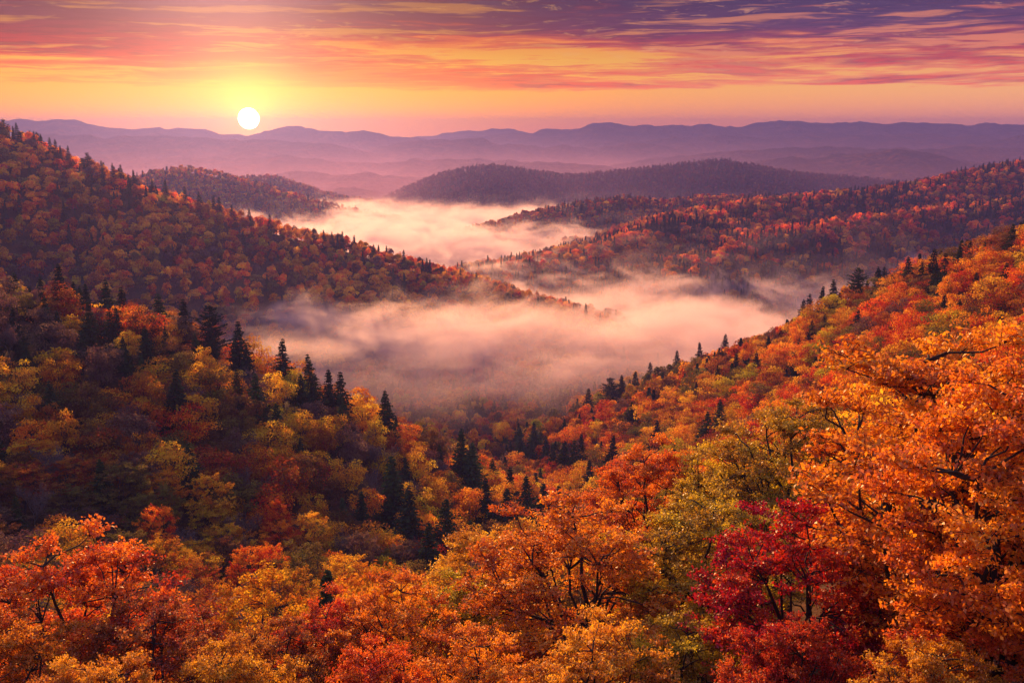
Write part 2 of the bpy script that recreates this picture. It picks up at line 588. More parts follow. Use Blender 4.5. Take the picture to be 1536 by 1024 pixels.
class Ridge:
    def __init__(s, name, pts, Y=None, slope=0.25, back=None, can=0.0, spur=0.5, round_=20.0, size=None, res=None, seed=0, label=None, far=False, spur_l=130.0, base=FLOOR_Z):
        s.name, s.slope, s.spur, s.round, s.seed, s.label, s.far, s.spur_l, s.base = name, slope, spur, round_, seed, label, far, spur_l, base
        s.back = back or slope
        L = []
        for p in pts:
            q = P(p[0], p[1], p[2] if len(p) > 2 else Y)
            L.append((q[0], q[1], q[2] - can))
        # densify with smooth interpolation
        L = np.array(L)
        t = np.arange(len(L))
        tt = np.linspace(0, len(L) - 1, (len(L) - 1) * 4 + 1)
        s.C = np.stack([np.interp(tt, t, L[:, k]) for k in range(3)], 1)
        if len(s.C) > 8:
            k = np.array([1, 2, 1.0]) / 4
            z = s.C[:, 2].copy()
            z[1:-1] = (s.C[:-2, 2] + 2 * s.C[1:-1, 2] + s.C[2:, 2]) / 4
            s.C[:, 2] = z
        zmax = s.C[:, 2].max()
        ext = (zmax - base + 25) / min(s.slope, s.back)
        ext = min(ext, 6000)
        s.x0, s.x1 = s.C[:, 0].min() - ext, s.C[:, 0].max() + ext
        s.y0, s.y1 = s.C[:, 1].min() - (zmax - base + 25) / s.slope, s.C[:, 1].max() + ext
        s.res = res or max(4.0, (s.C[:, 1].mean()) / 230.0)
        s.xs = np.arange(s.x0, s.x1 + s.res, s.res)
        s.ys = np.arange(s.y0, s.y1 + s.res, s.res)
        if len(s.xs) * len(s.ys) > 260000:
            k = math.sqrt(len(s.xs) * len(s.ys) / 260000)
            s.res *= k
            s.xs = np.arange(s.x0, s.x1 + s.res, s.res)
            s.ys = np.arange(s.y0, s.y1 + s.res, s.res)
        X, Yy = np.meshgrid(s.xs, s.ys)
        s.Z = s.height(X, Yy)
        s.mesh = grid_mesh(name, s.xs, s.ys, s.Z, M_FAR if far else M_FLOOR)
        o = link(bpy.data.objects.new(name, s.mesh))
        setp(o, label, kind='structure')
        s.obj = o
        solid.append(s.mesh)

    def height(s, X, Y):
        best = np.full(X.shape, 1e18)
        zc = np.zeros(X.shape)
        side = np.zeros(X.shape)
        for i in range(len(s.C) - 1):
            a, b = s.C[i], s.C[i + 1]
            dx, dy = b[0] - a[0], b[1] - a[1]
            l2 = dx * dx + dy * dy + 1e-9
            t = np.clip(((X - a[0]) * dx + (Y - a[1]) * dy) / l2, 0, 1)
            px, py = a[0] + t * dx, a[1] + t * dy
            d2 = (X - px) ** 2 + (Y - py) ** 2
            m = d2 < best
            best = np.where(m, d2, best)
            zc = np.where(m, a[2] + (b[2] - a[2]) * t, zc)
            side = np.where(m, (Y - py), side)
        d = np.sqrt(best)
        sl = np.where(side < 0, s.slope, s.back)
        # blend slope across the crest ends
        drop = sl * (np.sqrt(d * d + s.round ** 2) - s.round)
        L = s.spur_l
        n = fbm(X / L, Y / (L * 1.6), 4, s.seed)
        rid = 1 - np.abs(2 * n - 1) * 1.6
        n2 = fbm(X / (L * 0.3) + 7, Y / (L * 0.3), 3, s.seed + 9)
        amt = np.clip(d / (L * 0.9), 0, 1)
        drop = drop * (1 + s.spur * (0.7 - rid) * 0.9) + amt * np.minimum(drop, 60) * 0.25 * (n2 - 0.2)
        if s.far:
            q = s.round / 0.006
            zc = zc + (fbm(X / (q * 0.016), Y / (q * 0.03), 4, s.seed + 21, 0.6) - 0.5) * q * 0.0075
        return np.maximum(zc - drop, s.base - 20)

    def at(s, x, y):
        fx = np.clip((x - s.xs[0]) / s.res, 0, len(s.xs) - 1.001)
        fy = np.clip((y - s.ys[0]) / s.res, 0, len(s.ys) - 1.001)
        ix = fx.astype(int)
        iy = fy.astype(int)
        fx = fx - ix
        fy = fy - iy
        Z = s.Z
        return Z[iy, ix] * (1 - fx) * (1 - fy) + Z[iy, ix + 1] * fx * (1 - fy) + Z[iy + 1, ix] * (1 - fx) * fy + Z[iy + 1, ix + 1] * fx * fy

    def crestY(s, px):
        u, _ = project(s.C[:, 0], s.C[:, 1], s.C[:, 2])
        o = np.argsort(u)
        return float(np.interp(px, u[o], s.C[o, 1]))


RD = []
RD.append(Ridge('left_ridge', [(-330, 110, 940), (-150, 140, 940), (0, 190, 940), (50, 212, 940), (100, 234, 940), (200, 270, 940), (250, 288, 945), (300, 306, 950), (350, 318, 955),
                               (400, 332, 955), (500, 358, 950), (600, 388, 930), (700, 415, 900), (770, 440, 870)],
                slope=0.27, back=0.35, can=11, spur=0.35, seed=31, spur_l=110, res=6, label='steep autumn ridge descending from the upper left into the mist'))
RD.append(Ridge('right_ridge', [(1800, 205, 1800), (1536, 243, 1750), (1480, 250, 1720), (1400, 268, 1700), (1330, 280, 1670), (1250, 288, 1630), (1150, 296, 1580), (1060, 312, 1480),
                                (1000, 330, 1320), (950, 350, 1280), (850, 374, 1220), (760, 390, 1180), (690, 402, 1150)],
                slope=0.2, back=0.25, can=11, spur=0.4, seed=41, spur_l=150, res=7, label='long russet ridge climbing to the right edge beyond the mist'))
RD.append(Ridge('right_spur', [(1750, 275, 1400), (1536, 300, 1390), (1420, 308, 1370), (1300, 324, 1330), (1240, 332, 1300), (1180, 342, 1260), (1100, 365, 1200), (1030, 394, 1120)],
                slope=0.30, back=0.2, can=11, spur=0.45, seed=47, spur_l=110, res=6, label='russet spur in front of the long ridge on the right'))
RD.append(Ridge('valley_knoll', [(760, 445, 865), (810, 448, 885), (860, 458, 900), (930, 474, 910), (1040, 494, 915)],
                slope=0.28, back=0.3, can=11, spur=0.3, seed=53, spur_l=70, res=5, label='low wooded knoll breaking through the valley mist'))
RD.append(Ridge('mist_knoll', [(755, 332, 1640), (800, 317, 1670), (860, 305, 1700), (930, 294, 1720), (1000, 302, 1750), (1060, 294, 1800), (1130, 295, 1850), (1210, 292, 1900)],
                slope=0.25, back=0.3, can=9, spur=0.35, seed=59, spur_l=110, res=9, label='dark wooded knoll standing behind the mist bank'))
RD.append(Ridge('middle_hill', [(520, 325), (560, 304), (600, 285), (650, 264), (700, 251), (745, 248), (790, 255), (850, 264), (900, 259), (950, 254), (1000, 249), (1040, 244), (1080, 240), (1120, 246), (1180, 257), (1250, 264), (1320, 270), (1420, 280)],
                Y=2800, slope=0.13, back=0.2, can=8, spur=0.5, seed=61, spur_l=260, res=13, label='broad purple brown hill in the middle distance'))
RD.append(Ridge('lit_hill', [(130, 282), (180, 272), (215, 262), (250, 255), (290, 253), (330, 260), (380, 276), (450, 296), (540, 318)],
                Y=1900, slope=0.17, back=0.25, can=8, spur=0.45, seed=67, spur_l=180, res=9, label='orange hazed hill below the sun'))
RD.append(Ridge('lit_hill_behind', [(300, 280), (330, 272), (370, 265), (410, 264), (450, 276), (500, 292), (570, 303)],
                Y=2500, slope=0.14, back=0.25, can=8, spur=0.4, seed=71, spur_l=200, res=12, label='second hazy hill stepping down below the sun'))
RD.append(Ridge('small_far_hump', [(465, 296), (490, 287), (520, 281), (550, 283), (590, 292), (640, 292)],
                Y=3000, slope=0.14, back=0.25, can=0, spur=0.3, seed=73, spur_l=200, round_=18.0, far=True, label='small dark hump left of the middle hill'))
F = [
    ('blue_hill', [(1080, 256), (1130, 243), (1160, 238), (1190, 235), (1215, 239), (1240, 233), (1270, 230), (1300, 232), (1340, 224), (1380, 228), (1430, 238), (1480, 243), (1600, 250)], 3800, .15, 79, 'slate blue hill with two soft tops on the right'),
    ('low_blue_hill', [(1300, 236), (1340, 230), (1380, 224), (1440, 220), (1500, 223), (1620, 226)], 4700, .15, 83, 'pale blue hill behind the slate blue one'),
    ('right_edge_hill', [(1400, 224), (1440, 217), (1480, 213), (1510, 207), (1536, 201), (1600, 195), (1700, 192)], 5400, .16, 89, 'pale blue hill rising at the right edge'),
    ('mid_purple_hill', [(700, 258), (735, 250), (770, 243), (820, 241), (870, 247), (920, 251), (1000, 256)], 4000, .13, 97, 'low purple hill behind the middle hill'),
    ('left_mid_hills', [(330, 268), (400, 262), (450, 258), (500, 262), (560, 260), (620, 266), (680, 272)], 3500, .12, 101, 'faint violet hills right of the sun glow'),
    ('low_violet_ridge', [(150, 246), (220, 240), (300, 236), (360, 239), (420, 233), (480, 240), (560, 246), (620, 241), (680, 238), (740, 240), (820, 246)], 4200, .13, 131, 'low violet ridge crossing below the sun'),
    ('pale_right_ridge', [(900, 216), (960, 210), (1030, 207), (1100, 204), (1160, 206), (1230, 203), (1300, 206), (1380, 202), (1450, 206), (1536, 207), (1650, 204)], 6000, .16, 137, 'pale blue ridge under the right skyline'),
    ('faint_right_ridge', [(980, 238), (1040, 231), (1110, 226), (1180, 224), (1250, 220), (1320, 222), (1400, 226), (1480, 232)], 4500, .14, 139, 'faint blue ridge behind the slate blue hill'),
    ('violet_ridge', [(480, 236), (545, 224), (600, 215), (640, 210), (680, 211), (712, 208), (760, 217), (820, 221), (860, 219), (900, 223), (940, 219), (972, 217), (1020, 221), (1080, 228), (1150, 237)], 5400, .16, 103, 'violet ridge across the centre'),
    ('hazy_left_ridge', [(-150, 212), (0, 206), (80, 201), (150, 207), (220, 203), (300, 206), (360, 212), (420, 209), (500, 218), (580, 232), (660, 246)], 5000, .14, 107, 'hazy ridge under the left skyline'),
    ('left_skyline', [(-200, 192), (-60, 182), (0, 178), (40, 182), (70, 182), (100, 181), (125, 184), (150, 190), (170, 194), (220, 195), (265, 190), (300, 193), (330, 200), (370, 205), (410, 197), (430, 191), (450, 189), (480, 195), (520, 200), (545, 196), (580, 203), (630, 209), (720, 218)], 6200, .17, 109, 'left skyline mountains under the sun'),
    ('right_skyline', [(600, 214), (660, 209), (720, 205), (760, 202), (800, 197), (830, 192), (860, 194), (880, 188), (900, 184), (930, 186), (960, 191), (975, 187), (1000, 190), (1040, 188), (1060, 186), (1090, 190), (1130, 187), (1190, 180), (1230, 185), (1260, 186), (1290, 182), (1340, 186), (1380, 185), (1420, 184), (1450, 187), (1480, 185), (1536, 188), (1700, 186)], 6900, .18, 113, 'long blue mountains on the right skyline'),
    ('farthest_peaks', [(560, 212), (620, 206), (660, 202), (700, 197), (730, 193), (760, 195), (800, 199), (900, 204)], 7700, .2, 127, 'faint farthest peaks in the centre'),
]
for nm, pts, Y, slp, sd, lb in F:
    RD.append(Ridge(nm, pts, Y=Y, slope=slp, back=0.3, spur=0.75, seed=sd, spur_l=Y * 0.075, far=True, label=lb, round_=Y * 0.006))

# valley floor: one sheet out to the horizon
r_ = np.concatenate([np.arange(0, 2000, 60.0), np.geomspace(2000, 40000, 60)])
a_ = np.linspace(0, 2 * math.pi, 120, endpoint=False)
RR, AA = np.meshgrid(r_, a_)
VX, VY = RR * np.sin(AA), RR * np.cos(AA)
VZ = FLOOR_Z + (fbm(VX / 300, VY / 300, 3, 3) - 0.5) * 26 * np.clip(RR / 1200, 0, 1)
nr, na = len(r_), len(a_)
ii, jj = np.meshgrid(np.arange(nr - 1), np.arange(na))
f = np.stack([(jj * nr + ii).ravel(), (jj * nr + ii + 1).ravel(), (((jj + 1) % na) * nr + ii + 1).ravel(), (((jj + 1) % na) * nr + ii).ravel()], 1)
me = mesh_np('valley_floor', np.stack([VX.ravel(), VY.ravel(), VZ.ravel()], 1), f[:, ::-1], M_FAR, smooth=True)
me.update()
o = link(bpy.data.objects.new('valley_ground', me))
setp(o, 'wooded valley ground reaching to the horizon', kind='structure')
solid.append(me)

BV = []
for me in solid:
    nv = len(me.vertices)
    co = np.empty(nv * 3, np.float32)
    me.vertices.foreach_get('co', co)
    nf = len(me.polygons)
    lv = np.empty(nf * 4, np.int32)
    me.loops.foreach_get('vertex_index', lv)
    BV.append(BVHTree.FromPolygons(co.reshape(-1, 3).tolist(), lv.reshape(-1, 4).tolist()))


def visible(x, y, z, tol=3.0):
    d = Vector((x, y, z))
    L = d.length
    d = d / L
    for b in BV:
        h = b.ray_cast(Vector((0, 0, 0)), d, L - tol)
        if h[0] is not None:
            return False
    return True


# ------------------------------------------------------------------ tree meshes
def tubes(segs, sides=5):
    """segs: list of (p0, p1, r0, r1) -> verts, faces (quads)"""
    A = np.array([s[0] for s in segs], float)
    B = np.array([s[1] for s in segs], float)
    r0 = np.array([s[2] for s in segs])
    r1 = np.array([s[3] for s in segs])
    D = B - A
    D /= np.maximum(np.linalg.norm(D, axis=1, keepdims=True), 1e-6)
    ref = np.where(np.abs(D[:, 2:3]) > 0.9, np.array([[1.0, 0, 0]]), np.array([[0, 0, 1.0]]))
    U = np.cross(D, ref)
    U /= np.maximum(np.linalg.norm(U, axis=1, keepdims=True), 1e-6)
    W = np.cross(D, U)
    n = len(segs)
    th = np.arange(sides) * 2 * math.pi / sides
    c, s_ = np.cos(th), np.sin(th)
    ring = U[:, None] * c[None, :, None] + W[:, None] * s_[None, :, None]
    V0 = A[:, None] + ring * r0[:, None, None]
    V1 = B[:, None] + ring * r1[:, None, None]
    V = np.concatenate([V0, V1], 1).reshape(-1, 3)
    base = np.arange(n)[:, None] * (2 * sides)
    k = np.arange(sides)
    k2 = (k + 1) % sides
    f = np.stack([base + k, base + k2, base + sides + k2, base + sides + k], -1).reshape(-1, 4)
    return V, f


def leaves(C, N, size, rg, aspect=0.6, fold=0.12):
    """kite shaped leaves at centres C facing N"""
    n = len(C)
    N = N / np.maximum(np.linalg.norm(N, axis=1, keepdims=True), 1e-6)
    q = rg.normal(size=(n, 3))
    U = np.cross(N, q)
    U /= np.maximum(np.linalg.norm(U, axis=1, keepdims=True), 1e-6)
    W = np.cross(N, U)
    s = (size * rg.uniform(0.65, 1.35, n))[:, None]
    p0 = C - U * s * 0.5
    p1 = C + W * s * 0.5 * aspect + U * s * 0.08 + N * s * fold
    p2 = C + U * s * 0.55
    p3 = C - W * s * 0.5 * aspect + U * s * 0.08 + N * s * fold
    V = np.stack([p0, p1, p2, p3], 1).reshape(-1, 3)
    f = np.arange(n * 4).reshape(n, 4)
    return V, f


def foliage_mesh(name, C, N, size, rg, mat, cv, aspect=0.6):
    V, f = leaves(C, N, size, rg, aspect)
    lv = rg.random(len(C))
    return mesh_np(name, V, f, mat, {'lv': ('FACE', lv), 'cv': ('FACE', cv)})


def curve_pts(a, b, sag, n, rg, wob=0.04):
    a = np.array(a, float)
    b = np.array(b, float)
    L = np.linalg.norm(b - a)
    t = np.linspace(0, 1, n + 1)[:, None]
    p = a + (b - a) * t
    p[:, 2] += sag * L * np.sin(t[:, 0] * math.pi)
    p[1:-1] += rg.normal(size=(n - 1, 3)) * wob * L
    return p


def chain(segs, pts, r0, r1):
    n = len(pts) - 1
    for i in range(n):
        a = r0 + (r1 - r0) * i / n
        b = r0 + (r1 - r0) * (i + 1) / n
        segs.append((pts[i], pts[i + 1], a, b))


def broadleaf(name, H, W, n_limb, n_clump, n_leaf, leaf, seed, twigs=0, mat=None, flat=0.55, crown_lo=0.22, clump_r=0.2, hero=False, spread=1.0):
    """returns (crown mesh, trunk mesh); tree stands on z=0, H tall, W wide"""
    rg = np.random.default_rng(seed)
    trunk = []
    tp = curve_pts((0, 0, -1.5), (rg.normal() * 0.03 * H, rg.normal() * 0.03 * H, H * 0.62), 0, 6, rg, 0.012)
    chain(trunk, tp, 0.020 * H, 0.008 * H)
    cz = H * (crown_lo + 1) / 2
    rz = H * (1 - crown_lo) / 2
    rx = W / 2
    # clump centres, mostly in the outer and upper crown, with uneven outline
    cl = []
    tries = 0
    lob = rg.uniform(0, 6.28, 3)
    while len(cl) < n_clump and tries < n_clump * 60:
        tries += 1
        d = rg.normal(size=3)
        d /= np.linalg.norm(d)
        d[2] = d[2] * 0.9 + 0.12
        r = rg.uniform(0.35, 1.0) ** 0.45
        th = math.atan2(d[1], d[0])
        ir = 1 + 0.14 * math.sin(2 * th + lob[0]) + 0.12 * math.sin(3 * th + lob[1] + 3 * d[2]) + 0.10 * math.sin(5 * th + lob[2])
        prof = 1.0 if d[2] > 0 else 0.92
        p = np.array([d[0] * rx * r * ir * prof, d[1] * rx * r * ir * prof, cz + d[2] * rz * r * (1 if d[2] > 0 else 0.85)])
        if cl and min(np.linalg.norm((p - c) * [1, 1, 1.3]) for c in cl) < W * clump_r * 0.52:
            continue
        cl.append(p)
    cl = np.array(cl)
    # limbs
    limbs = []
    for i in range(n_limb):
        th = i * 2.4 + rg.uniform(-0.3, 0.3)
        h0 = H * rg.uniform(0.24, 0.6)
        k = min(5, int((h0 / (H * 0.62)) * 6))
        a = tp[k]
        rr = rg.uniform(0.45, 0.72)
        hi = rg.uniform(0.5, 0.92)
        b = np.array([math.cos(th) * rx * rr * spread, math.sin(th) * rx * rr * spread, crown_lo * H + (H - crown_lo * H) * hi * 0.9])
        pts = curve_pts(a, b, -0.06, 5, rg, 0.03)
        limbs.append(pts)
        chain(trunk, pts, 0.0095 * H, 0.0035 * H)
    top = curve_pts(tp[-1], (rg.normal() * 0.05 * W, rg.normal() * 0.05 * W, H * 0.93), 0, 4, rg, 0.02)
    limbs.append(top)
    chain(trunk, top, 0.008 * H, 0.0025 * H)
    nodes = np.concatenate(limbs)
    Cs, Ns, CV = [], [], []
    R0 = W * clump_r
    for c in cl:
        dn = np.linalg.norm(nodes - c, axis=1) + np.where(nodes[:, 2] > c[2], 2.0, 0)
        a = nodes[dn.argmin()]
        bp = curve_pts(a, c, 0.05, 3, rg, 0.05)
        chain(trunk, bp, 0.0034 * H, 0.0014 * H)
        rc = R0 * rg.uniform(0.6, 1.12)
        cvv = rg.random()
        m = int(n_leaf * (rc / R0) ** 2)
        if twigs:
            for k in range(twigs):
                d = rg.normal(size=3)
                d[2] = abs(d[2]) * 0.7 + 0.05
                out = c - np.array([0, 0, cz])
                d = d / np.linalg.norm(d) + 0.45 * out / (np.linalg.norm(out) + 1e-6)
                d /= np.linalg.norm(d)
                e = c + d * rc * rg.uniform(0.7, 1.25) * np.array([1.15, 1.15, flat + 0.15])
                tw = curve_pts(c, e, 0.05, 2, rg, 0.08)
                chain(trunk, tw, 0.0012 * H, 0.0005 * H)
                q = max(3, m // twigs)
                t = rg.uniform(0.25, 1.08, q)[:, None]
                pp = c + (e - c) * t + rg.normal(size=(q, 3)) * np.array([0.13, 0.13, 0.07]) * rc
                nn = rg.normal(size=(q, 3)) * 0.75 + np.array([0, 0, 0.55]) + d * 0.3
                Cs.append(pp)
                Ns.append(nn)
                CV.append(np.clip(cvv + rg.normal(0, 0.12, q), 0, 1))
        else:
            d = rg.normal(size=(m, 3))
            d /= np.linalg.norm(d, axis=1, keepdims=True)
            d[:, 2] = np.where(d[:, 2] < -0.25, -d[:, 2], d[:, 2])
            rr = rg.uniform(0.55, 1.0, m)[:, None] ** 0.6 * rc * (1 + 0.25 * np.sin(d[:, :1] * 6 + d[:, 1:2] * 5 + c[0]))
            pp = c + d * rr * np.array([1.1, 1.1, flat + 0.2])
            Cs.append(pp)
            Ns.append(d * 0.55 + np.array([0, 0, 0.35]) + rg.normal(size=(m, 3)) * 0.55)
            CV.append(np.clip(cvv + rg.normal(0, 0.1, m), 0, 1))
    Cs, Ns, CV = np.concatenate(Cs), np.concatenate(Ns), np.concatenate(CV)
    crown = foliage_mesh(name + '_crown', Cs, Ns, leaf, rg, mat or M_LEAF, CV)
    V, f = tubes(trunk, 6 if hero else 4)
    tm = mesh_np(name + '_trunk', V, f, M_BARK, smooth=True)
    return crown, tm


def bare_tree(name, H, W, seed, leaf_n=900):
    rg = np.random.default_rng(seed)
    segs, tips = [], []

    def grow(p, d, L, r, lev):
        n = 3
        for i in range(n):
            q = p + d * L / n
            segs.append((p, q, r * (1 - i * 0.12), r * (1 - (i + 1) * 0.12)))
            p = q
            d = d + rg.normal(size=3) * 0.10 + np.array([0, 0, 0.05])
            d /= np.linalg.norm(d)
            if lev < 5 and (i > 0 or lev > 0):
                for k in range(2 if lev < 3 else 1):
                    th = rg.uniform(0, 6.28)
                    s = np.array([math.cos(th), math.sin(th), rg.uniform(0.1, 0.8)])
                    dd = d * 0.55 + s * 0.75
                    dd /= np.linalg.norm(dd)
                    grow(p, dd, L * rg.uniform(0.5, 0.68), r * 0.5, lev + 1)
        tips.append(p)
    grow(np.array([0, 0, -1.0]), np.array([0, 0, 1.0]), H * 0.62, 0.014 * H, 0)
    allp = np.array([s[1] for s in segs])
    k = np.array([W / (np.ptp(allp[:, 0]) + np.ptp(allp[:, 1])) * 2] * 2 + [H / allp[:, 2].max()])
    segs = [(s[0] * k, s[1] * k, max(s[2], 0.012 * 1), max(s[3], 0.012)) for s in segs]
    V, f = tubes(segs, 3)
    tm = mesh_np(name + '_trunk', V, f, M_GREY)
    T = np.array(tips) * k
    idx = rg.integers(0, len(T), leaf_n)
    C = T[idx] + rg.normal(size=(leaf_n, 3)) * 0.22
    cr = foliage_mesh(name + '_crown', C, rg.normal(size=(leaf_n, 3)), 0.26, rg, M_LEAF, rg.random(leaf_n))
    return cr, tm


def conifer(name, H, W, seed, whorls=24, per=8, cards=12, size=0.42, ragged=0.15, pine=False):
    rg = np.random.default_rng(seed)
    segs = []
    tp = curve_pts((0, 0, -1.5), (0, 0, H), 0, 6, rg, 0.004)
    chain(segs, tp, 0.014 * H, 0.002 * H)
    C, N, CV = [], [], []
    z0 = 0.30 if pine else 0.10
    for i in range(whorls):
        t = (i + rg.uniform(-0.25, 0.25)) / whorls
        z = H * (z0 + (1 - z0) * t)
        if pine:
            prof = math.sin(min(1, (1 - t) * 1.15) * math.pi * 0.62) ** 0.8 * rg.uniform(0.55, 1.15)
        else:
            prof = (1 - t) ** 0.85 * (1 - 0.35 * max(0, 0.12 - t) / 0.12)
        wr = W / 2 * prof * (1 + rg.normal() * ragged * 0.6) + 0.12
        nb = max(3, int(per * (0.45 + 0.55 * prof)))
        ph = rg.uniform(0, 6.28)
        for b in range(nb):
            if rg.random() < (0.22 if pine else 0.08):
                continue
            th = ph + b * 2 * math.pi / nb + rg.normal() * 0.18
            L = wr * (1 + rg.normal() * ragged)
            L = max(L, 0.25)
            droop = (-0.05 if pine else -0.32) + rg.normal() * 0.06
            up = 0.25 if pine else 0.16
            nseg = max(4, int(cards * L / (W / 2) + 3))
            s = rg.uniform(0.08, 1.02, nseg) ** 0.8
            x = s * L
            zz = z + x * droop + up * x * s
            lat = rg.normal(size=nseg) * 0.16 * L * (1.15 - s)
            cx = math.cos(th) * x - math.sin(th) * lat
            cy_ = math.sin(th) * x + math.cos(th) * lat
            C.append(np.stack([cx, cy_, zz + rg.normal(size=nseg) * 0.06], 1))
            N.append(np.stack([rg.normal(size=nseg) * 0.5 - math.cos(th) * droop, rg.normal(size=nseg) * 0.5, np.ones(nseg)], 1))
            CV.append(np.clip(rg.normal(0.5, 0.2) + rg.normal(0, 0.1, nseg), 0, 1))
            e = np.array([math.cos(th) * L * 0.85, math.sin(th) * L * 0.85, z + 0.85 * L * (droop + up * 0.85)])
            segs.append((np.array([0, 0, z]), e, 0.0028 * H * (1 - t) + 0.01, 0.008))
    C, N, CV = np.concatenate(C), np.concatenate(N), np.concatenate(CV)
    cr = foliage_mesh(name + '_crown', C, N, size, rg, M_NEEDLE, CV, aspect=0.55)
    V, f = tubes(segs, 4)
    tm = mesh_np(name + '_trunk', V, f, M_BARK)
    return cr, tm


def far_tree(name, H, W, n, leaf, seed, kind='round'):
    """one mesh: crown of leaf clumps plus a trunk, for woods beyond reach"""
    rg = np.random.default_rng(seed)
    if kind == 'round':
        k = max(6, n // 50)
        cl = []
        for i in range(k):
            d = rg.normal(size=3)
            d /= np.linalg.norm(d)
            d[2] = abs(d[2]) if rg.random() < 0.7 else d[2]
            q = rg.uniform(0.5, 1.15)
            cl.append(np.array([d[0] * W * 0.35 * q, d[1] * W * 0.35 * q, H * (0.52 + 0.34 * d[2] * rg.uniform(0.7, 1.1))]))
        cl = np.array(cl)
        cs = rg.uniform(0.55, 1.35, k)
        w = rg.integers(0, k, n)
        d = rg.normal(size=(n, 3))
        d /= np.linalg.norm(d, axis=1, keepdims=True)
        d[:, 2] = np.where(d[:, 2] < -0.3, -d[:, 2], d[:, 2])
        C = cl[w] + d * np.array([W * 0.2, W * 0.2, H * 0.17]) * cs[w][:, None] * rg.uniform(0.7, 1.0, n)[:, None]
        N = d * 0.6 + np.array([0, 0, 0.3]) + rg.normal(size=(n, 3)) * 0.4
        CV = np.clip(rg.random(k)[w] + rg.normal(0, .1, n), 0, 1)
        mat = M_LEAF
    else:
        t = rg.random(n) ** 1.5
        th = rg.uniform(0, 6.28, n)
        r = W / 2 * (1 - t) ** 0.9 * rg.uniform(0.35, 1.0, n) * (0.75 + 0.25 * np.sin(t * 40)) + 0.1
        C = np.stack([np.cos(th) * r, np.sin(th) * r, H * (0.12 + 0.88 * t)], 1)
        N = np.stack([np.cos(th) * .5, np.sin(th) * .5, np.ones(n)], 1) + rg.normal(size=(n, 3)) * 0.35
        CV = rg.random(n)
        mat = M_NEEDLE
    V, f = leaves(C, N, leaf, rg, 0.75)
    TV, tf = tubes([(np.array([0, 0, -1.5]), np.array([0, 0, H * (0.6 if kind == 'round' else 0.97)]), 0.018 * H, 0.004 * H)], 4)
    nf = len(f)
    me = mesh_np(name, np.concatenate([V, TV]), np.concatenate([f, tf + len(V)]), [mat, M_BARK],
                 {'lv': ('FACE', np.concatenate([rg.random(nf), np.zeros(len(tf))])), 'cv': ('FACE', np.concatenate([CV, np.zeros(len(tf))]))})
    me.polygons.foreach_set('material_index', np.concatenate([np.zeros(nf, np.int32), np.ones(len(tf), np.int32)]))
    return me


# close-up kinds (the foreground row)
HERO = [broadleaf('maple', 15, 10, 12, 175, 400, 0.165, 101 + i, twigs=10, mat=M_HERO, clump_r=0.115, flat=0.4, hero=True, crown_lo=lo, spread=sp)
        for i, (lo, sp) in enumerate([(0.16, 1.0), (0.25, 1.15), (0.12, 0.9)])]
# second row and hillside kinds
MIDN = [broadleaf('oak', 14, 10, 9, 75, 230, 0.27, 201 + i, twigs=6, clump_r=0.165, crown_lo=0.2) for i in range(3)]
MID = [broadleaf('beech', 14, 10.5, 6, n, m, 0.50, 301 + i, clump_r=cr, crown_lo=lo)
       for i, (n, m, cr, lo) in enumerate([(34, 130, .21, .2), (24, 170, .25, .24), (44, 95, .18, .16), (28, 120, .2, .3), (38, 115, .19, .2)])]
BARE = [bare_tree('bare', 13, 9, 401 + i, n) for i, n in enumerate([700, 1500])]
CON = [conifer('spruce', 17, 6.8, 501, whorls=34, per=11, cards=20, size=0.62), conifer('spruce', 17, 5.8, 502, whorls=36, per=10, cards=18, size=0.6, ragged=0.2),
       conifer('pine', 17, 7.6, 503, whorls=19, per=11, cards=34, size=0.66, ragged=0.22, pine=True), conifer('spruce', 17, 7.8, 504, whorls=30, per=12, cards=22, size=0.66, ragged=0.26)]
FAR = [far_tree('far', 13, 11, n, l, 601 + i) for i, (n, l) in enumerate([(900, 0.95), (1000, .9), (800, 1.0), (950, .9)])]
FARC = [far_tree('farc', 16, 6, n, .9, 621 + i, 'cone') for i, n in enumerate([900, 800])]
VFAR = [far_tree('vfar', 12, 12, n, 2.2, 641 + i) for i, n in enumerate([170, 200, 150])]
VFARC = [far_tree('vfarc', 15, 6.5, 200, 1.7, 661, 'cone')]


# ------------------------------------------------------------------ planting
class T:
    __slots__ = ('x', 'y', 'z', 'H', 'W', 'kind', 'var', 'rot', 'tint', 'tname', 'label', 'zone', 'vis', 'cx', 'cy', 'fixed', 'lod')


def add(L, x, y, z, H, W, kind, var, tname, zone, label=None, fixed=False, lod=1):
    t = T()
    t.x, t.y, t.z, t.H, t.W, t.kind, t.var, t.tname, t.zone, t.label, t.fixed, t.lod = x, y, z, H, W, kind, var, tname, zone, label, fixed, lod
    t.rot = random.uniform(0, 6.28)
    c = np.array(TINT[tname]) * (1.0, 1.12, 1.0)
    j = 0.82 + 0.36 * random.random()
    g = 0.90 + 0.2 * random.random()
    t.tint = (float(c[0] * j), float(c[1] * j * g), float(c[2] * j))
    t.vis = 0
    t.cx = t.cy = 0
    L.append(t)
    return t


near = []
for hx in HEROES:
    p = P(hx[0], hx[1], hx[2])
    z = float(ground_at(p[0], p[1]))
    add(near, p[0], p[1], z, p[2] - z, hx[3], 'broadleaf', hx[5], hx[6], 'foreground', hx[7], True, 0)

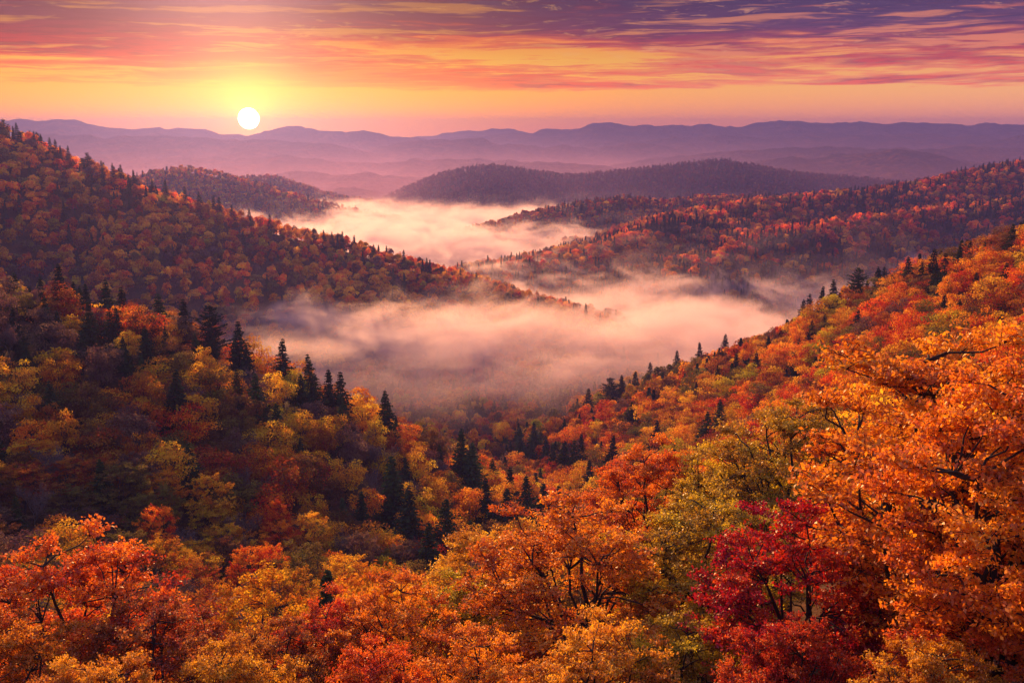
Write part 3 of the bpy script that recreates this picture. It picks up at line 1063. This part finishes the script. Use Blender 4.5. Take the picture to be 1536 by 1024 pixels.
# conifers that stand out: px, py of the tip, distance (or ridge whose crest carries them), kind 0 1 3 spruce 2 pine, label
KEY = [
    (84, 392, 335, 0, 'tall dark spruce standing highest on the shaded left slope'),
    (55, 415, 340, 1, 'slim dark spruce just left of the highest spruce on the left slope'),
    (20, 408, 338, 3, 'broad dark spruce near the left edge beside the slim one'),
    (108, 422, 335, 0, None), (128, 425, 340, 1, None), (155, 418, 345, 3, 'spruce with two neighbours right of the highest spruce'),
    (180, 430, 350, 1, None), (236, 440, 340, 3, 'wide bushy spruce on the left crest with fog right behind its top'),
    (273, 448, 340, 0, 'full dark spruce between the wide bushy one and the layered one'),
    (316, 455, 340, 2, 'layered dark tree with gaps between its boughs at the start of the fog'),
    (357, 481, 335, 3, 'wide dark conifer standing against the fog right of the layered one'),
    (420, 508, 335, 1, None), (466, 521, 330, 0, 'dark spruce halfway down the left crest with mist behind'),
    (508, 541, 325, 3, None), (490, 548, 322, 1, None), (577, 558, 330, 0, 'dark spruce alone on the lower left crest above orange crowns'), (450, 560, 318, 0, None),
    (690, 607, 330, 1, None), (708, 625, 325, 0, None), (765, 645, 320, 1, None), (790, 680, 315, 3, None), (812, 690, 310, 0, None), (838, 712, 310, 1, None),
    (612, 700, 250, 1, 'slender dark spruce among golden crowns in the middle of the left slope'),
    (382, 560, 290, 0, None), (210, 530, 290, 3, None), (258, 548, 270, 0, None), (480, 842, 130, 0, 'dark spruce low on the left slope directly above the orange foreground'),
    (590, 672, 270, 0, None), (665, 715, 250, 3, None), (760, 700, 280, 0, None), (730, 690, 290, 1, None), (645, 740, 225, 0, None), (30, 520, 290, 0, None), (8, 470, 310, 3, None),
    (1290, 400, 445, 2, 'layered dark tree alone on the skyline of the right slope'),
    (1255, 418, 450, 0, None), (1232, 428, 465, 1, None), (1206, 448, 480, 0, None), (1330, 400, 430, 3, None), (1366, 385, 415, 0, None), (1385, 392, 410, 3, None),
    (1402, 372, 402, 0, 'dark spruce on the right slope crest left of a cluster of oaks'), (1520, 335, 372, 3, 'broad dark spruce topping the right slope near the right edge'), (1440, 372, 395, 0, None), (1478, 362, 385, 1, None),
    (918, 543, 560, 2, 'open layered dark tree rising from the fog edge on the lower right slope'), (936, 547, 555, 0, 'dark spruce right beside the open layered tree at the fog edge'), (882, 560, 560, 3, 'rounded dark conifer left of the two at the fog edge'),
    (1018, 510, 575, 0, None), (1052, 498, 590, 1, None), (1088, 500, 570, 0, None), (975, 535, 600, 1, None), (952, 556, 570, 1, None),
    (845, 622, 440, 0, None), (862, 628, 430, 3, None), (875, 625, 435, 1, None), (830, 638, 440, 0, None), (985, 628, 400, 0, None), (1012, 665, 330, 3, None), (1080, 598, 370, 0, None), (1060, 615, 365, 3, None),
    (885, 690, 370, 1, None), (918, 652, 400, 1, None), (1278, 520, 330, 0, None), (1345, 560, 250, 0, 'dark narrow spruce behind the blazing orange tree on the right slope'), (1352, 640, 150, 3, None), (1180, 555, 390, 0, None), (1130, 585, 380, 3, None),
    (1215, 440, 478, 3, None), (1420, 440, 330, 0, None), (1500, 470, 250, 3, None), (1528, 400, 320, 0, None), (1262, 470, 430, 1, None), (800, 632, 520, 1, None), (780, 640, 520, 0, None), (740, 600, 640, 0, None), (722, 604, 640, 3, None), (715, 596, 650, 1, None), (758, 610, 630, 3, None),
]
RIDGE_KEY = [(4, 178, 2), (24, 180, 0), (50, 196, 0), (62, 200, 3), (74, 202, 0), (80, 204, 1), (100, 218, 1), (132, 228, 2), (152, 240, 0), (168, 244, 3), (181, 246, 0), (200, 254, 1), (228, 268, 1),
             (247, 266, 0), (276, 275, 3), (298, 281, 0), (320, 291, 1), (328, 294, 0), (348, 306, 3), (372, 312, 0), (404, 320, 1), (470, 344, 0), (486, 344, 1), (498, 347, 3), (512, 346, 0), (530, 352, 1), (560, 366, 0), (606, 374, 1), (640, 386, 0), (690, 402, 1), (715, 408, 0)]

for px, py, Y, k, lb in KEY:
    p = P(px, py, Y)
    z = float(ground_at(p[0], p[1]))
    H = min(max(p[2] - z, 9.0), 23.0)
    add(near, p[0], p[1], z, H, H * random.uniform(0.40, 0.50) * (1.12 if k in (2, 3) else 1.0), 'pine' if k == 2 else 'spruce', k, 'deep green' if random.random() < .6 else 'dark green', 'left' if px < 700 else 'right', lb, True)
LR = RD[0]
for px, py, k in RIDGE_KEY:
    Y = LR.crestY(px) - 8
    p = P(px, py, Y)
    z = float(LR.at(p[0], p[1]))
    H = min(max(p[2] - z, 10.0), 24.0)
    add(near, p[0], p[1], z, H, H * 0.42, 'pine' if k == 2 else 'spruce', k, 'dark green', 'ridge', None, True)


def pick(w):
    ks = list(w)
    return random.choices(ks, [w[k] for k in ks])[0]


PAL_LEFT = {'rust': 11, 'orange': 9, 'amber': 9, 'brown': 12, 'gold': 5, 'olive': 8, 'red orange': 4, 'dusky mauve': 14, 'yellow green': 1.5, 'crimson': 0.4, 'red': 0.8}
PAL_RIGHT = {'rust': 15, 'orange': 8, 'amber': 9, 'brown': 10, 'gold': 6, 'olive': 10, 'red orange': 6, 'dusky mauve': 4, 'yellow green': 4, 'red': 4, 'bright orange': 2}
PAL_RIDGE = {'rust': 8, 'orange': 16, 'amber': 16, 'brown': 4, 'gold': 9, 'olive': 8, 'red orange': 8, 'dusky mauve': 3, 'yellow green': 2, 'red': 3}
PAL_FAR = {'rust': 12, 'orange': 12, 'amber': 6, 'brown': 8, 'gold': 2, 'olive': 6, 'red orange': 10, 'dusky mauve': 4, 'red': 7}


def in_frame(x, y, z, mg=110):
    u, v = project(x, y, z)
    return -mg < u < 1536 + mg and v < 1024 + 160


def scatter(x0, x1, y0, y1, sp):
    nx = int((x1 - x0) / sp)
    ny = int((y1 - y0) / sp)
    for j in range(ny):
        for i in range(nx):
            yield (x0 + (i + 0.5 + 0.5 * (j % 2) + random.uniform(-.36, .36)) * sp, y0 + (j + 0.5 + random.uniform(-.36, .36)) * sp)


fx = np.array([[t.x, t.y, t.W] for t in near])
far_pts = []      # stuff: (x, y, z, H, W, group, var, tint)
for x, y in scatter(-420, 560, 92, 1080, 8.3):
    if y > 660 and random.random() < 0.25:
        continue
    z = float(ground_at(x, y))
    if not in_frame(x, y, z + 10):
        continue
    dd = np.hypot(fx[:, 0] - x, fx[:, 1] - y) - fx[:, 2] * 0.3
    if dd.min() < 2.4:
        continue
    H = random.uniform(9.5, 16.5)
    if not visible(x, y, z + H * 0.9):
        continue
    u, v = project(x, y, z + H * 0.8)
    left = x < 0.10 * y - 5 and y < 420 and u < 890
    nz = vnoise(x / 45, y / 45, 77)
    pc = 0.05 + 0.30 * max(0, nz - 0.55) / 0.45
    if y > 480:
        pc += 0.12
    if left and u < 380 and v < 540:
        pc = 0.42
    elif not left and y < 470 and v < 470:
        pc += 0.16
    if random.random() < pc:
        h = random.uniform(11, 18)
        add(near, x, y, z, h, h * random.uniform(.40, .52), 'spruce', random.choice([0, 1, 3]), random.choice(['dark green', 'deep green']), 'left' if left else 'right')
        continue
    W = random.uniform(7.0, 13.0)
    if left and random.random() < 0.17:
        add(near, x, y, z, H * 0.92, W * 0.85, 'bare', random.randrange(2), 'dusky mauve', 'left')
        continue
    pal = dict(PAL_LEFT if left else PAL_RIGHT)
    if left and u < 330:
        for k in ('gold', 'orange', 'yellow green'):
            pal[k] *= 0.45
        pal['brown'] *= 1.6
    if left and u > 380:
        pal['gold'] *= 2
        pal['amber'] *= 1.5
    # neighbours tend to share a colour
    rr = random.getstate()
    random.seed(int(vnoise(x / 26, y / 26, 88) * 9))
    c1 = pick(pal)
    random.setstate(rr)
    tn = c1 if random.random() < 0.3 else pick(pal)
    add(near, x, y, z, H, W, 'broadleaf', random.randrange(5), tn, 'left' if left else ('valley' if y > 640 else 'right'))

# ------- which of them show, and how much (coarse painter's pass over crown outlines)
BW, BH = 640, 427
buf = np.full((BH, BW), -1, np.int32)
for i in sorted(range(len(near)), key=lambda k: -near[k].y):
    t = near[i]
    zc = t.z + t.H * (0.6 if t.kind != 'spruce' else 0.5)
    u, v = project(t.x, t.y, zc)
    k = BW / 1536.0
    s = FPX / (t.y * math.cos(PITCH)) * k
    u, v = u * k, v * k
    ru = max(t.W / 2 * s * 0.92, 0.7)
    rv = max(t.H * 0.4 * s, 0.7)
    x0, x1 = int(max(0, u - ru)), int(min(BW - 1, u + ru))
    y0, y1 = int(max(0, v - rv)), int(min(BH - 1, v + rv))
    if x1 < x0 or y1 < y0:
        continue
    yy, xx = np.mgrid[y0:y1 + 1, x0:x1 + 1]
    if t.kind in ('spruce', 'pine'):
        m = np.abs(xx - u) <= ru * (yy - (v - rv) + 1) / (2 * rv + 1)
    else:
        m = ((xx - u) / ru) ** 2 + ((yy - v) / rv) ** 2 <= 1
    sub = buf[y0:y1 + 1, x0:x1 + 1]
    sub[m] = i
ids, cnt = np.unique(buf[buf >= 0], return_counts=True)
yy, xx = np.mgrid[0:BH, 0:BW]
fl = buf.ravel()
ok = fl >= 0
sx = np.bincount(fl[ok], xx.ravel()[ok], len(near))
sy = np.bincount(fl[ok], yy.ravel()[ok], len(near))
for i, c in zip(ids, cnt):
    near[i].vis = int(c)
    near[i].cx, near[i].cy = sx[i] / c * 1536 / BW, sy[i] / c * 1536 / BW
wide = [t for t in near if t.kind == 'broadleaf']
wide.sort(key=lambda t: (-(t.fixed), -t.vis))
leafy = [t for t in wide[:298] if t.vis >= 5]
bare = sorted([t for t in near if t.kind == 'bare' and t.vis >= 8], key=lambda t: -t.vis)[:60]
con = [t for t in near if t.kind in ('spruce', 'pine')]
con.sort(key=lambda t: (-(t.fixed), -t.vis))
con = [t for t in con[:190] if t.vis >= 3]
single = set(map(id, leafy + bare + con))

# ------- labels that single each tree out
LAND = [(t.cx, t.cy, l) for t, l in []]
LMK = [
    (84, 430, 'the highest spruce on the left slope'), (316, 485, 'the layered pine by the fog'), (236, 470, 'the wide bushy spruce at the fog edge'), (577, 590, 'the lone spruce low on the left crest'),
    (466, 550, 'the spruce halfway down the left crest'), (612, 725, 'the slender spruce mid slope'), (480, 870, 'the dark spruce above the orange foreground'), (90, 900, 'the big red orange corner tree'),
    (745, 850, 'the lemon gold foreground tree'), (860, 850, 'the wide bright orange foreground tree'), (985, 740, 'the upright red orange tree'), (1190, 680, 'the golden airy tree'),
    (1205, 850, 'the crimson tree'), (1455, 740, 'the tall blazing orange tree'), (1290, 425, 'the layered pine on the right skyline'), (918, 575, 'the twin conifers at the fog edge'),
    (850, 650, 'the spruce cluster in the ravine mouth'), (1060, 640, 'the spruce pair on the right slope'), (1520, 360, 'the spruce at the top right crest'), (1402, 400, 'the right crest spruces'),
    (585, 920, 'the rounded bright orange foreground tree'), (870, 760, 'the dip where both slopes meet'), (10, 600, 'the left edge halfway down'), (250, 640, 'the dark hollow of the left slope'),
    (400, 700, 'the shaded middle of the left slope'), (1150, 520, 'the mist wisps on the right slope'), (1250, 560, 'the open middle of the right slope'), (700, 640, 'the last conifers of the left crest'),
    (1100, 600, 'the drifting mist over the right slope foot'), (150, 780, 'the lower left thicket'), (600, 800, 'the lower left slope above the near trees'), (1010, 690, 'the broad spruce above the red orange tree'),
    (50, 200, 'the top of the far left ridge'), (276, 285, 'the ridge notch below the sun'), (500, 350, 'the ridge conifers over the fog bank'), (700, 405, 'the tail of the left ridge'),
]
SIZE = lambda t: ('small' if t.W < 9.6 else 'broad' if t.W > 12.2 else 'middling')
used = {}
ORD = ['', 'second ', 'third ', 'fourth ', 'fifth ', 'sixth ', 'seventh ', 'eighth ', 'ninth ', 'tenth ', 'eleventh ', 'twelfth ']
seen_labels = set()


def auto_label(t):
    noun = {'broadleaf': 'autumn tree', 'bare': 'thin grey twigged tree', 'spruce': 'dark spruce', 'pine': 'dark pine'}[t.kind]
    adj = t.tname.replace('dusky mauve', 'mauve brown') if t.kind == 'broadleaf' else ''
    if t.kind == 'spruce':
        adj = 'slim' if t.W < 0.38 * t.H else 'full'
    if t.kind == 'broadleaf':
        noun = {'small': 'small crowned tree', 'broad': 'broad crowned tree', 'middling': 'round crowned tree'}[SIZE(t)]
    L = sorted(LMK, key=lambda m: (m[0] - t.cx) ** 2 + 1.5 * (m[1] - t.cy) ** 2)
    for m in L[:5]:
        dx, dy = t.cx - m[0], t.cy - m[1]
        if abs(dx) > 1.3 * abs(dy):
            rel = 'right of' if dx > 0 else 'left of'
        elif abs(dy) > 1.3 * abs(dx):
            rel = 'below' if dy > 0 else 'above'
        else:
            rel = ('below and ' if dy > 0 else 'above and ') + ('right of' if dx > 0 else 'left of')
        base = f"{adj} {noun} {rel} {m[2]}".strip()
        if base not in seen_labels and len(base.split()) <= 16:
            seen_labels.add(base)
            return base
    m = L[0]
    for o_ in ORD[1:]:
        base = f"{o_}nearest {adj} {noun} around {m[2]}".replace('  ', ' ')
        if base not in seen_labels:
            seen_labels.add(base)
            return base
    return base


GROUPN = {('broadleaf', 'foreground'): 'large autumn trees in the foreground', ('broadleaf', 'left'): 'autumn trees on the shaded left slope', ('broadleaf', 'right'): 'autumn trees on the sunlit right slope',
          ('broadleaf', 'valley'): 'autumn trees on the valley floor', ('bare', 'left'): 'nearly bare trees on the left slope', ('spruce', 'left'): 'dark conifers on the left slope', ('pine', 'left'): 'dark conifers on the left slope',
          ('spruce', 'right'): 'dark conifers on the right slope', ('pine', 'right'): 'dark conifers on the right slope', ('spruce', 'ridge'): 'conifers along the left ridge skyline', ('pine', 'ridge'): 'conifers along the left ridge skyline',
          ('spruce', 'valley'): 'conifers in the valley'}


def plant(t):
    nm = {'broadleaf': 'broadleaf_tree', 'bare': 'bare_tree', 'spruce': 'spruce_tree', 'pine': 'pine_tree'}[t.kind]
    if t.kind == 'broadleaf':
        if t.lod == 0:
            cr, tm = HERO[t.var]
            s = (t.W / 10.0, t.W / 10.0, t.H / 15.0)
        elif t.y < 235:
            cr, tm = MIDN[t.var % 3]
            s = (t.W / 10.0, t.W / 10.0, t.H / 14.0)
        else:
            cr, tm = MID[t.var]
            s = (t.W / 10.5, t.W / 10.5, t.H / 14.0)
    elif t.kind == 'bare':
        cr, tm = BARE[t.var]
        s = (t.W / 9, t.W / 9, t.H / 13.0)
    else:
        cr, tm = CON[t.var]
        w0 = [6.8, 5.8, 7.6, 7.8][t.var]
        s = (t.W / w0, t.W / w0, t.H / 17.0)
    e = bpy.data.objects.new(nm, None)
    e.empty_display_size = 0.5
    link(e)
    e.location = (t.x, t.y, t.z)
    e.rotation_euler = (random.gauss(0, 0.03), random.gauss(0, 0.03), t.rot)
    e.scale = s
    lb = t.label
    if lb is None or lb in seen_labels:
        lb = auto_label(t)
    else:
        seen_labels.add(lb)
    setp(e, lb, 'conifer' if t.kind in ('spruce', 'pine') else 'tree', GROUPN.get((t.kind, t.zone), 'autumn trees on the slopes'))
    c = link(bpy.data.objects.new('crown', cr), e)
    c['tint'] = t.tint
    link(bpy.data.objects.new('trunk', tm), e)


order = sorted([t for t in near if id(t) in single], key=lambda t: -t.vis)
for t in [q for q in order if q.label]:
    plant(t)
for t in [q for q in order if not q.label]:
    plant(t)

# ------- the rest of the woods
for t in near:
    if id(t) in single:
        continue
    if t.kind == 'bare':
        g, v = 'leaf', 0 if t.y < 700 else 4
    elif t.kind in ('spruce', 'pine'):
        g, v = 'con', t.var if t.y < 430 else 4 + t.var % 2
    else:
        g, v = 'leaf', t.var if t.y < 450 else 5 + t.var % 4
    far_pts.append((t.x, t.y, t.z, t.H, t.W, g, v, t.tint, t.rot))


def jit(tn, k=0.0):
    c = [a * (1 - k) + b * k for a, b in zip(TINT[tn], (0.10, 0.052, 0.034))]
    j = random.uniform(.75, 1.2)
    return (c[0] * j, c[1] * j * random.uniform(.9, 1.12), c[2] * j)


def wood(r, sp, pal, pcon, vfar=False, size=1.0, dull=0.88):
    Ymin = r.C[:, 1].min() - (r.C[:, 2].max() - r.base) / r.slope
    n = 0
    for x, y in scatter(max(r.x0, -r.C[:, 1].max() * .62), min(r.x1, r.C[:, 1].max() * .62), max(r.y0, Ymin), r.C[:, 1].max() + 60, sp):
        z = float(r.at(x, y))
        if z < FLOOR_Z - 2 or not in_frame(x, y, z, 40):
            continue
        if NX0 < x < NX1 and y < NY1 and float(ground_at(x, y)) > z + 0.5:
            continue
        H = random.uniform(8.5, 17.0) * size
        if not visible(x, y, z + H, 6.0):
            continue
        nz = float(fbm(x / (sp * 12), y / (sp * 12), 3, r.seed))
        pc = pcon * (0.25 + 2.2 * max(0.0, nz - 0.42) / 0.3)
        con_ = random.random() < pc
        W = random.uniform(6.5, 15.5) * size * (0.8 + 0.4 * nz)
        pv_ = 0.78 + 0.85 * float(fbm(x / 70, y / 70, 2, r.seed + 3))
        if con_:
            H *= 1.15
            W = H * .42
            far_pts.append((x, y, z, H, W, 'con', 6 if vfar else random.choice([4, 5]), jit('dark green'), random.uniform(0, 6.28)))
        else:
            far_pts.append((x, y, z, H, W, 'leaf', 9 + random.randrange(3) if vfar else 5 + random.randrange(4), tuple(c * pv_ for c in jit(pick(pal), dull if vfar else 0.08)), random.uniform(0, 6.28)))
        n += 1
    print('wood', r.name, n)


wood(RD[0], 9.6, PAL_RIDGE, 0.16)
wood(RD[1], 10.0, PAL_FAR, 0.22)
wood(RD[2], 9.8, PAL_FAR, 0.22)
wood(RD[3], 9.0, PAL_RIDGE, 0.08)
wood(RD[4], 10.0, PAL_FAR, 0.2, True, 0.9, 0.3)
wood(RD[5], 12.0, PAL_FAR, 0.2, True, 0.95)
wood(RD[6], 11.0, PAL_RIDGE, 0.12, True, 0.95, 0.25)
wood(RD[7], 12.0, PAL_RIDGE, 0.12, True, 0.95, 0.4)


def forest(name, pts, variants, label):
    """one object: every tree of a mass of woodland set out on its points"""
    n = len(pts)
    me = bpy.data.meshes.new(name)
    me.vertices.add(n)
    me.vertices.foreach_set('co', np.array([(p[0], p[1], p[2]) for p in pts], np.float32).ravel())
    a = me.attributes.new('size', 'FLOAT_VECTOR', 'POINT')
    sc = []
    for p in pts:
        w0, h0 = variants[p[6]][1:]
        sc.append((p[4] / w0, p[4] / w0, p[3] / h0))
    a.data.foreach_set('vector', np.array(sc, np.float32).ravel())
    a = me.attributes.new('turn', 'FLOAT_VECTOR', 'POINT')
    a.data.foreach_set('vector', np.array([(0, 0, p[8]) for p in pts], np.float32).ravel())
    a = me.attributes.new('tint', 'FLOAT_COLOR', 'POINT')
    a.data.foreach_set('color', np.array([(*p[7], 1.0) for p in pts], np.float32).ravel())
    a = me.attributes.new('pick', 'INT', 'POINT')
    a.data.foreach_set('value', np.array([p[6] for p in pts], np.int32))
    me.materials.append(M_LEAF)
    o = bpy.data.objects.new(name, me)
    link(o)
    ng = bpy.data.node_groups.new(name, 'GeometryNodeTree')
    ng.interface.new_socket('Geometry', in_out='INPUT', socket_type='NodeSocketGeometry')
    ng.interface.new_socket('Geometry', in_out='OUTPUT', socket_type='NodeSocketGeometry')
    N = ng.nodes
    gi, go, jn = N.new('NodeGroupInput'), N.new('NodeGroupOutput'), N.new('GeometryNodeJoinGeometry')

    def attr(nm, ty):
        q = N.new('GeometryNodeInputNamedAttribute')
        q.data_type = ty
        q.inputs['Name'].default_value = nm
        return q.outputs['Attribute']
    s_, t_, p_ = attr('size', 'FLOAT_VECTOR'), attr('turn', 'FLOAT_VECTOR'), attr('pick', 'INT')
    for k in sorted(set(p[6] for p in pts)):
        src = bpy.data.objects.new(name + '_kind', variants[k][0])
        oi = N.new('GeometryNodeObjectInfo')
        oi.inputs['Object'].default_value = src
        oi.inputs['As Instance'].default_value = True
        cmp_ = N.new('FunctionNodeCompare')
        cmp_.data_type = 'INT'
        cmp_.operation = 'EQUAL'
        ng.links.new(p_, cmp_.inputs[2])
        cmp_.inputs[3].default_value = k
        ip = N.new('GeometryNodeInstanceOnPoints')
        ng.links.new(gi.outputs[0], ip.inputs['Points'])
        ng.links.new(cmp_.outputs[0], ip.inputs['Selection'])
        ng.links.new(oi.outputs['Geometry'], ip.inputs['Instance'])
        ng.links.new(t_, ip.inputs['Rotation'])
        ng.links.new(s_, ip.inputs['Scale'])
        ng.links.new(ip.outputs[0], jn.inputs[0])
    ng.links.new(jn.outputs[0], go.inputs[0])
    md = o.modifiers.new('trees', 'NODES')
    md.node_group = ng
    setp(o, label, kind='stuff')
    return o


def joined(cr, tm, name):
    """crown and trunk as one mesh for the woodland masses"""
    def rd(m):
        co = np.empty(len(m.vertices) * 3, np.float32)
        m.vertices.foreach_get('co', co)
        f = np.empty(len(m.polygons) * 4, np.int32)
        m.loops.foreach_get('vertex_index', f)
        return co.reshape(-1, 3), f.reshape(-1, 4)
    V1, f1 = rd(cr)
    V2, f2 = rd(tm)
    at = {}
    for k in ('lv', 'cv'):
        d = np.empty(len(f1), np.float32)
        cr.attributes[k].data.foreach_get('value', d)
        at[k] = ('FACE', np.concatenate([d, np.zeros(len(f2), np.float32)]))
    m = mesh_np(name, np.concatenate([V1, V2]), np.concatenate([f1, f2 + len(V1)]), [cr.materials[0], tm.materials[0]], at)
    m.polygons.foreach_set('material_index', np.concatenate([np.zeros(len(f1), np.int32), np.ones(len(f2), np.int32)]))
    return m


LV = {i: (joined(*MID[i], 'beech'), 10.5, 14.0) for i in range(5)}
for i in range(4):
    LV[5 + i] = (FAR[i], 11.0, 13.0)
for i in range(3):
    LV[9 + i] = (VFAR[i], 12.0, 12.0)
CV_ = {i: (joined(*CON[i], 'spruce'), [6.8, 5.8, 7.6, 7.8][i], 17.0) for i in range(4)}
CV_[4] = (FARC[0], 6.0, 16.0)
CV_[5] = (FARC[1], 6.0, 16.0)
CV_[6] = (VFARC[0], 6.5, 15.0)
leafp = [p for p in far_pts if p[5] == 'leaf']
conp = [p for p in far_pts if p[5] == 'con']
print('trees', len(single), 'leafy', len(leafy), 'bare', len(bare), 'con', len(con), 'mass leaf', len(leafp), 'mass con', len(conp))
forest('broadleaf_forest', leafp, LV, 'unbroken autumn woods of orange, rust and red crowns covering the ridges')
forest('conifer_forest', conp, CV_, 'dark conifers mixed through the woods on the ridges')


# ------------------------------------------------------------------ air and mist
def box(name, x0, x1, y0, y1, z0, z1, mat):
    v = [(x, y, z) for z in (z0, z1) for y in (y0, y1) for x in (x0, x1)]
    f = [(0, 2, 3, 1), (4, 5, 7, 6), (0, 1, 5, 4), (2, 6, 7, 3), (0, 4, 6, 2), (1, 3, 7, 5)]
    me = bpy.data.meshes.new(name)
    me.from_pydata(v, [], f)
    me.materials.append(mat)
    return link(bpy.data.objects.new(name, me))


def haze_material():
    """even air: fine violet haze plus a little forward scattering dampness that glows towards the sun"""
    m, t = new_mat('haze_air')
    out = t.n('ShaderNodeOutputMaterial')
    ad = t.n('ShaderNodeAddShader')
    for i, (dens, col, g) in enumerate(HAZE):
        pv = t.n('ShaderNodeVolumePrincipled')
        pv.inputs['Color'].default_value = (*col, 1)
        pv.inputs['Density'].default_value = dens
        pv.inputs['Anisotropy'].default_value = g
        t.put(ad.inputs[i], pv.outputs[0])
    t.put(out.inputs['Volume'], ad.outputs[0])
    return m


def mist_material():
    m, t = new_mat('valley_mist')
    g = t.n('ShaderNodeNewGeometry')
    sp = t.n('ShaderNodeSeparateXYZ')
    t.put(sp.inputs[0], g.outputs['Position'])
    x, y, z = sp.outputs
    n1 = t.noise(t.xyz(t.m('MULTIPLY', x, 1 / 190.0), t.m('MULTIPLY', y, 1 / 150.0), 0.3), 1.0, 2.0, 0.5)
    n2 = t.noise(t.xyz(t.m('MULTIPLY', x, 1 / 58.0), t.m('MULTIPLY', y, 1 / 50.0), t.m('MULTIPLY', z, 1 / 26.0)), 1.0, 4.0, 0.62, 0.8)
    top = t.m('ADD', -151.0, t.m('MULTIPLY', t.m('SUBTRACT', n1, 0.5), 40.0))
    top = t.m('ADD', top, t.m('MULTIPLY', t.m('SUBTRACT', n2, 0.5), 70.0))
    top = t.m('ADD', top, t.m('ADD', t.m('MULTIPLY', t.step(y, 900, 1700), 8.0), t.m('MULTIPLY', t.step(y, 900, 740), 22.0)))
    top = t.m('ADD', top, t.step(x, 60, -220, 0.0, 8.0))
    h = t.step(t.m('SUBTRACT', top, z), -3.0, 26.0)
    nearf = t.m('MULTIPLY', t.step(y, 520, 760), t.step(y, 2200, 1850))
    bot = t.step(z, -192, -160, 0.16, 1.0)
    br = t.step(t.m('ADD', t.m('MULTIPLY', n2, 0.7), t.m('MULTIPLY', n1, 0.3)), 0.40, 0.60, 0.05, 1.0)
    # thin veil that creeps up the slopes above the bank
    veil = t.m('MULTIPLY', t.step(n2, 0.50, 0.72), t.step(z, -98, -135))
    d = t.m('MULTIPLY', t.m('MULTIPLY', h, nearf), t.m('MULTIPLY', bot, br))
    d = t.m('ADD', t.m('MULTIPLY', d, MIST), t.m('MULTIPLY', t.m('MULTIPLY', veil, nearf), 0.0016))
    pv = t.n('ShaderNodeVolumePrincipled')
    pv.inputs['Color'].default_value = (0.97, 0.78, 0.82, 1)
    t.put(pv.inputs['Density'], d)
    pv.inputs['Anisotropy'].default_value = 0.5
    out = t.n('ShaderNodeOutputMaterial')
    t.put(out.inputs['Volume'], pv.outputs[0])
    m.cycles.volume_step_rate = 0.10
    return m


MIST = 0.028
HAZE = [(1.4e-4, (0.11, 0.30, 0.88), 0.0), (0.27e-4, (1.0, 0.06, 0.0), 0.91)]
hz = box('haze', -8000, 8000, -400, 8400, -240, 110, haze_material())
setp(hz, 'thin violet haze thickening with distance over the mountains', kind='stuff')
ms = box('mist', -900, 1100, 430, 2500, -230, -95, mist_material())
setp(ms, 'peach coloured valley mist lying between the ridges', kind='stuff')


def distant_mist():
    """ground mist of the far valleys, thinning upward"""
    m, t = new_mat('distant_mist')
    g = t.n('ShaderNodeNewGeometry')
    sp = t.n('ShaderNodeSeparateXYZ')
    t.put(sp.inputs[0], g.outputs['Position'])
    x, y, z = sp.outputs
    d = t.m('EXPONENT', t.m('MULTIPLY', t.m('ADD', z, 200.0), -1 / 46.0))
    d = t.m('MULTIPLY', t.m('MULTIPLY', d, t.step(y, 2100, 2700)), DMIST)
    pv = t.n('ShaderNodeVolumePrincipled')
    pv.inputs['Color'].default_value = (0.52, 0.29, 0.46, 1)
    t.put(pv.inputs['Density'], d)
    pv.inputs['Anisotropy'].default_value = 0.62
    out = t.n('ShaderNodeOutputMaterial')
    t.put(out.inputs['Volume'], pv.outputs[0])
    m.cycles.volume_step_rate = 0.16
    return m


DMIST = 1.9e-3
dm = box('mist', -7000, 7000, 2080, 8000, -236, 80, distant_mist())
setp(dm, 'soft lavender mist pooled between the distant hills', kind='stuff')
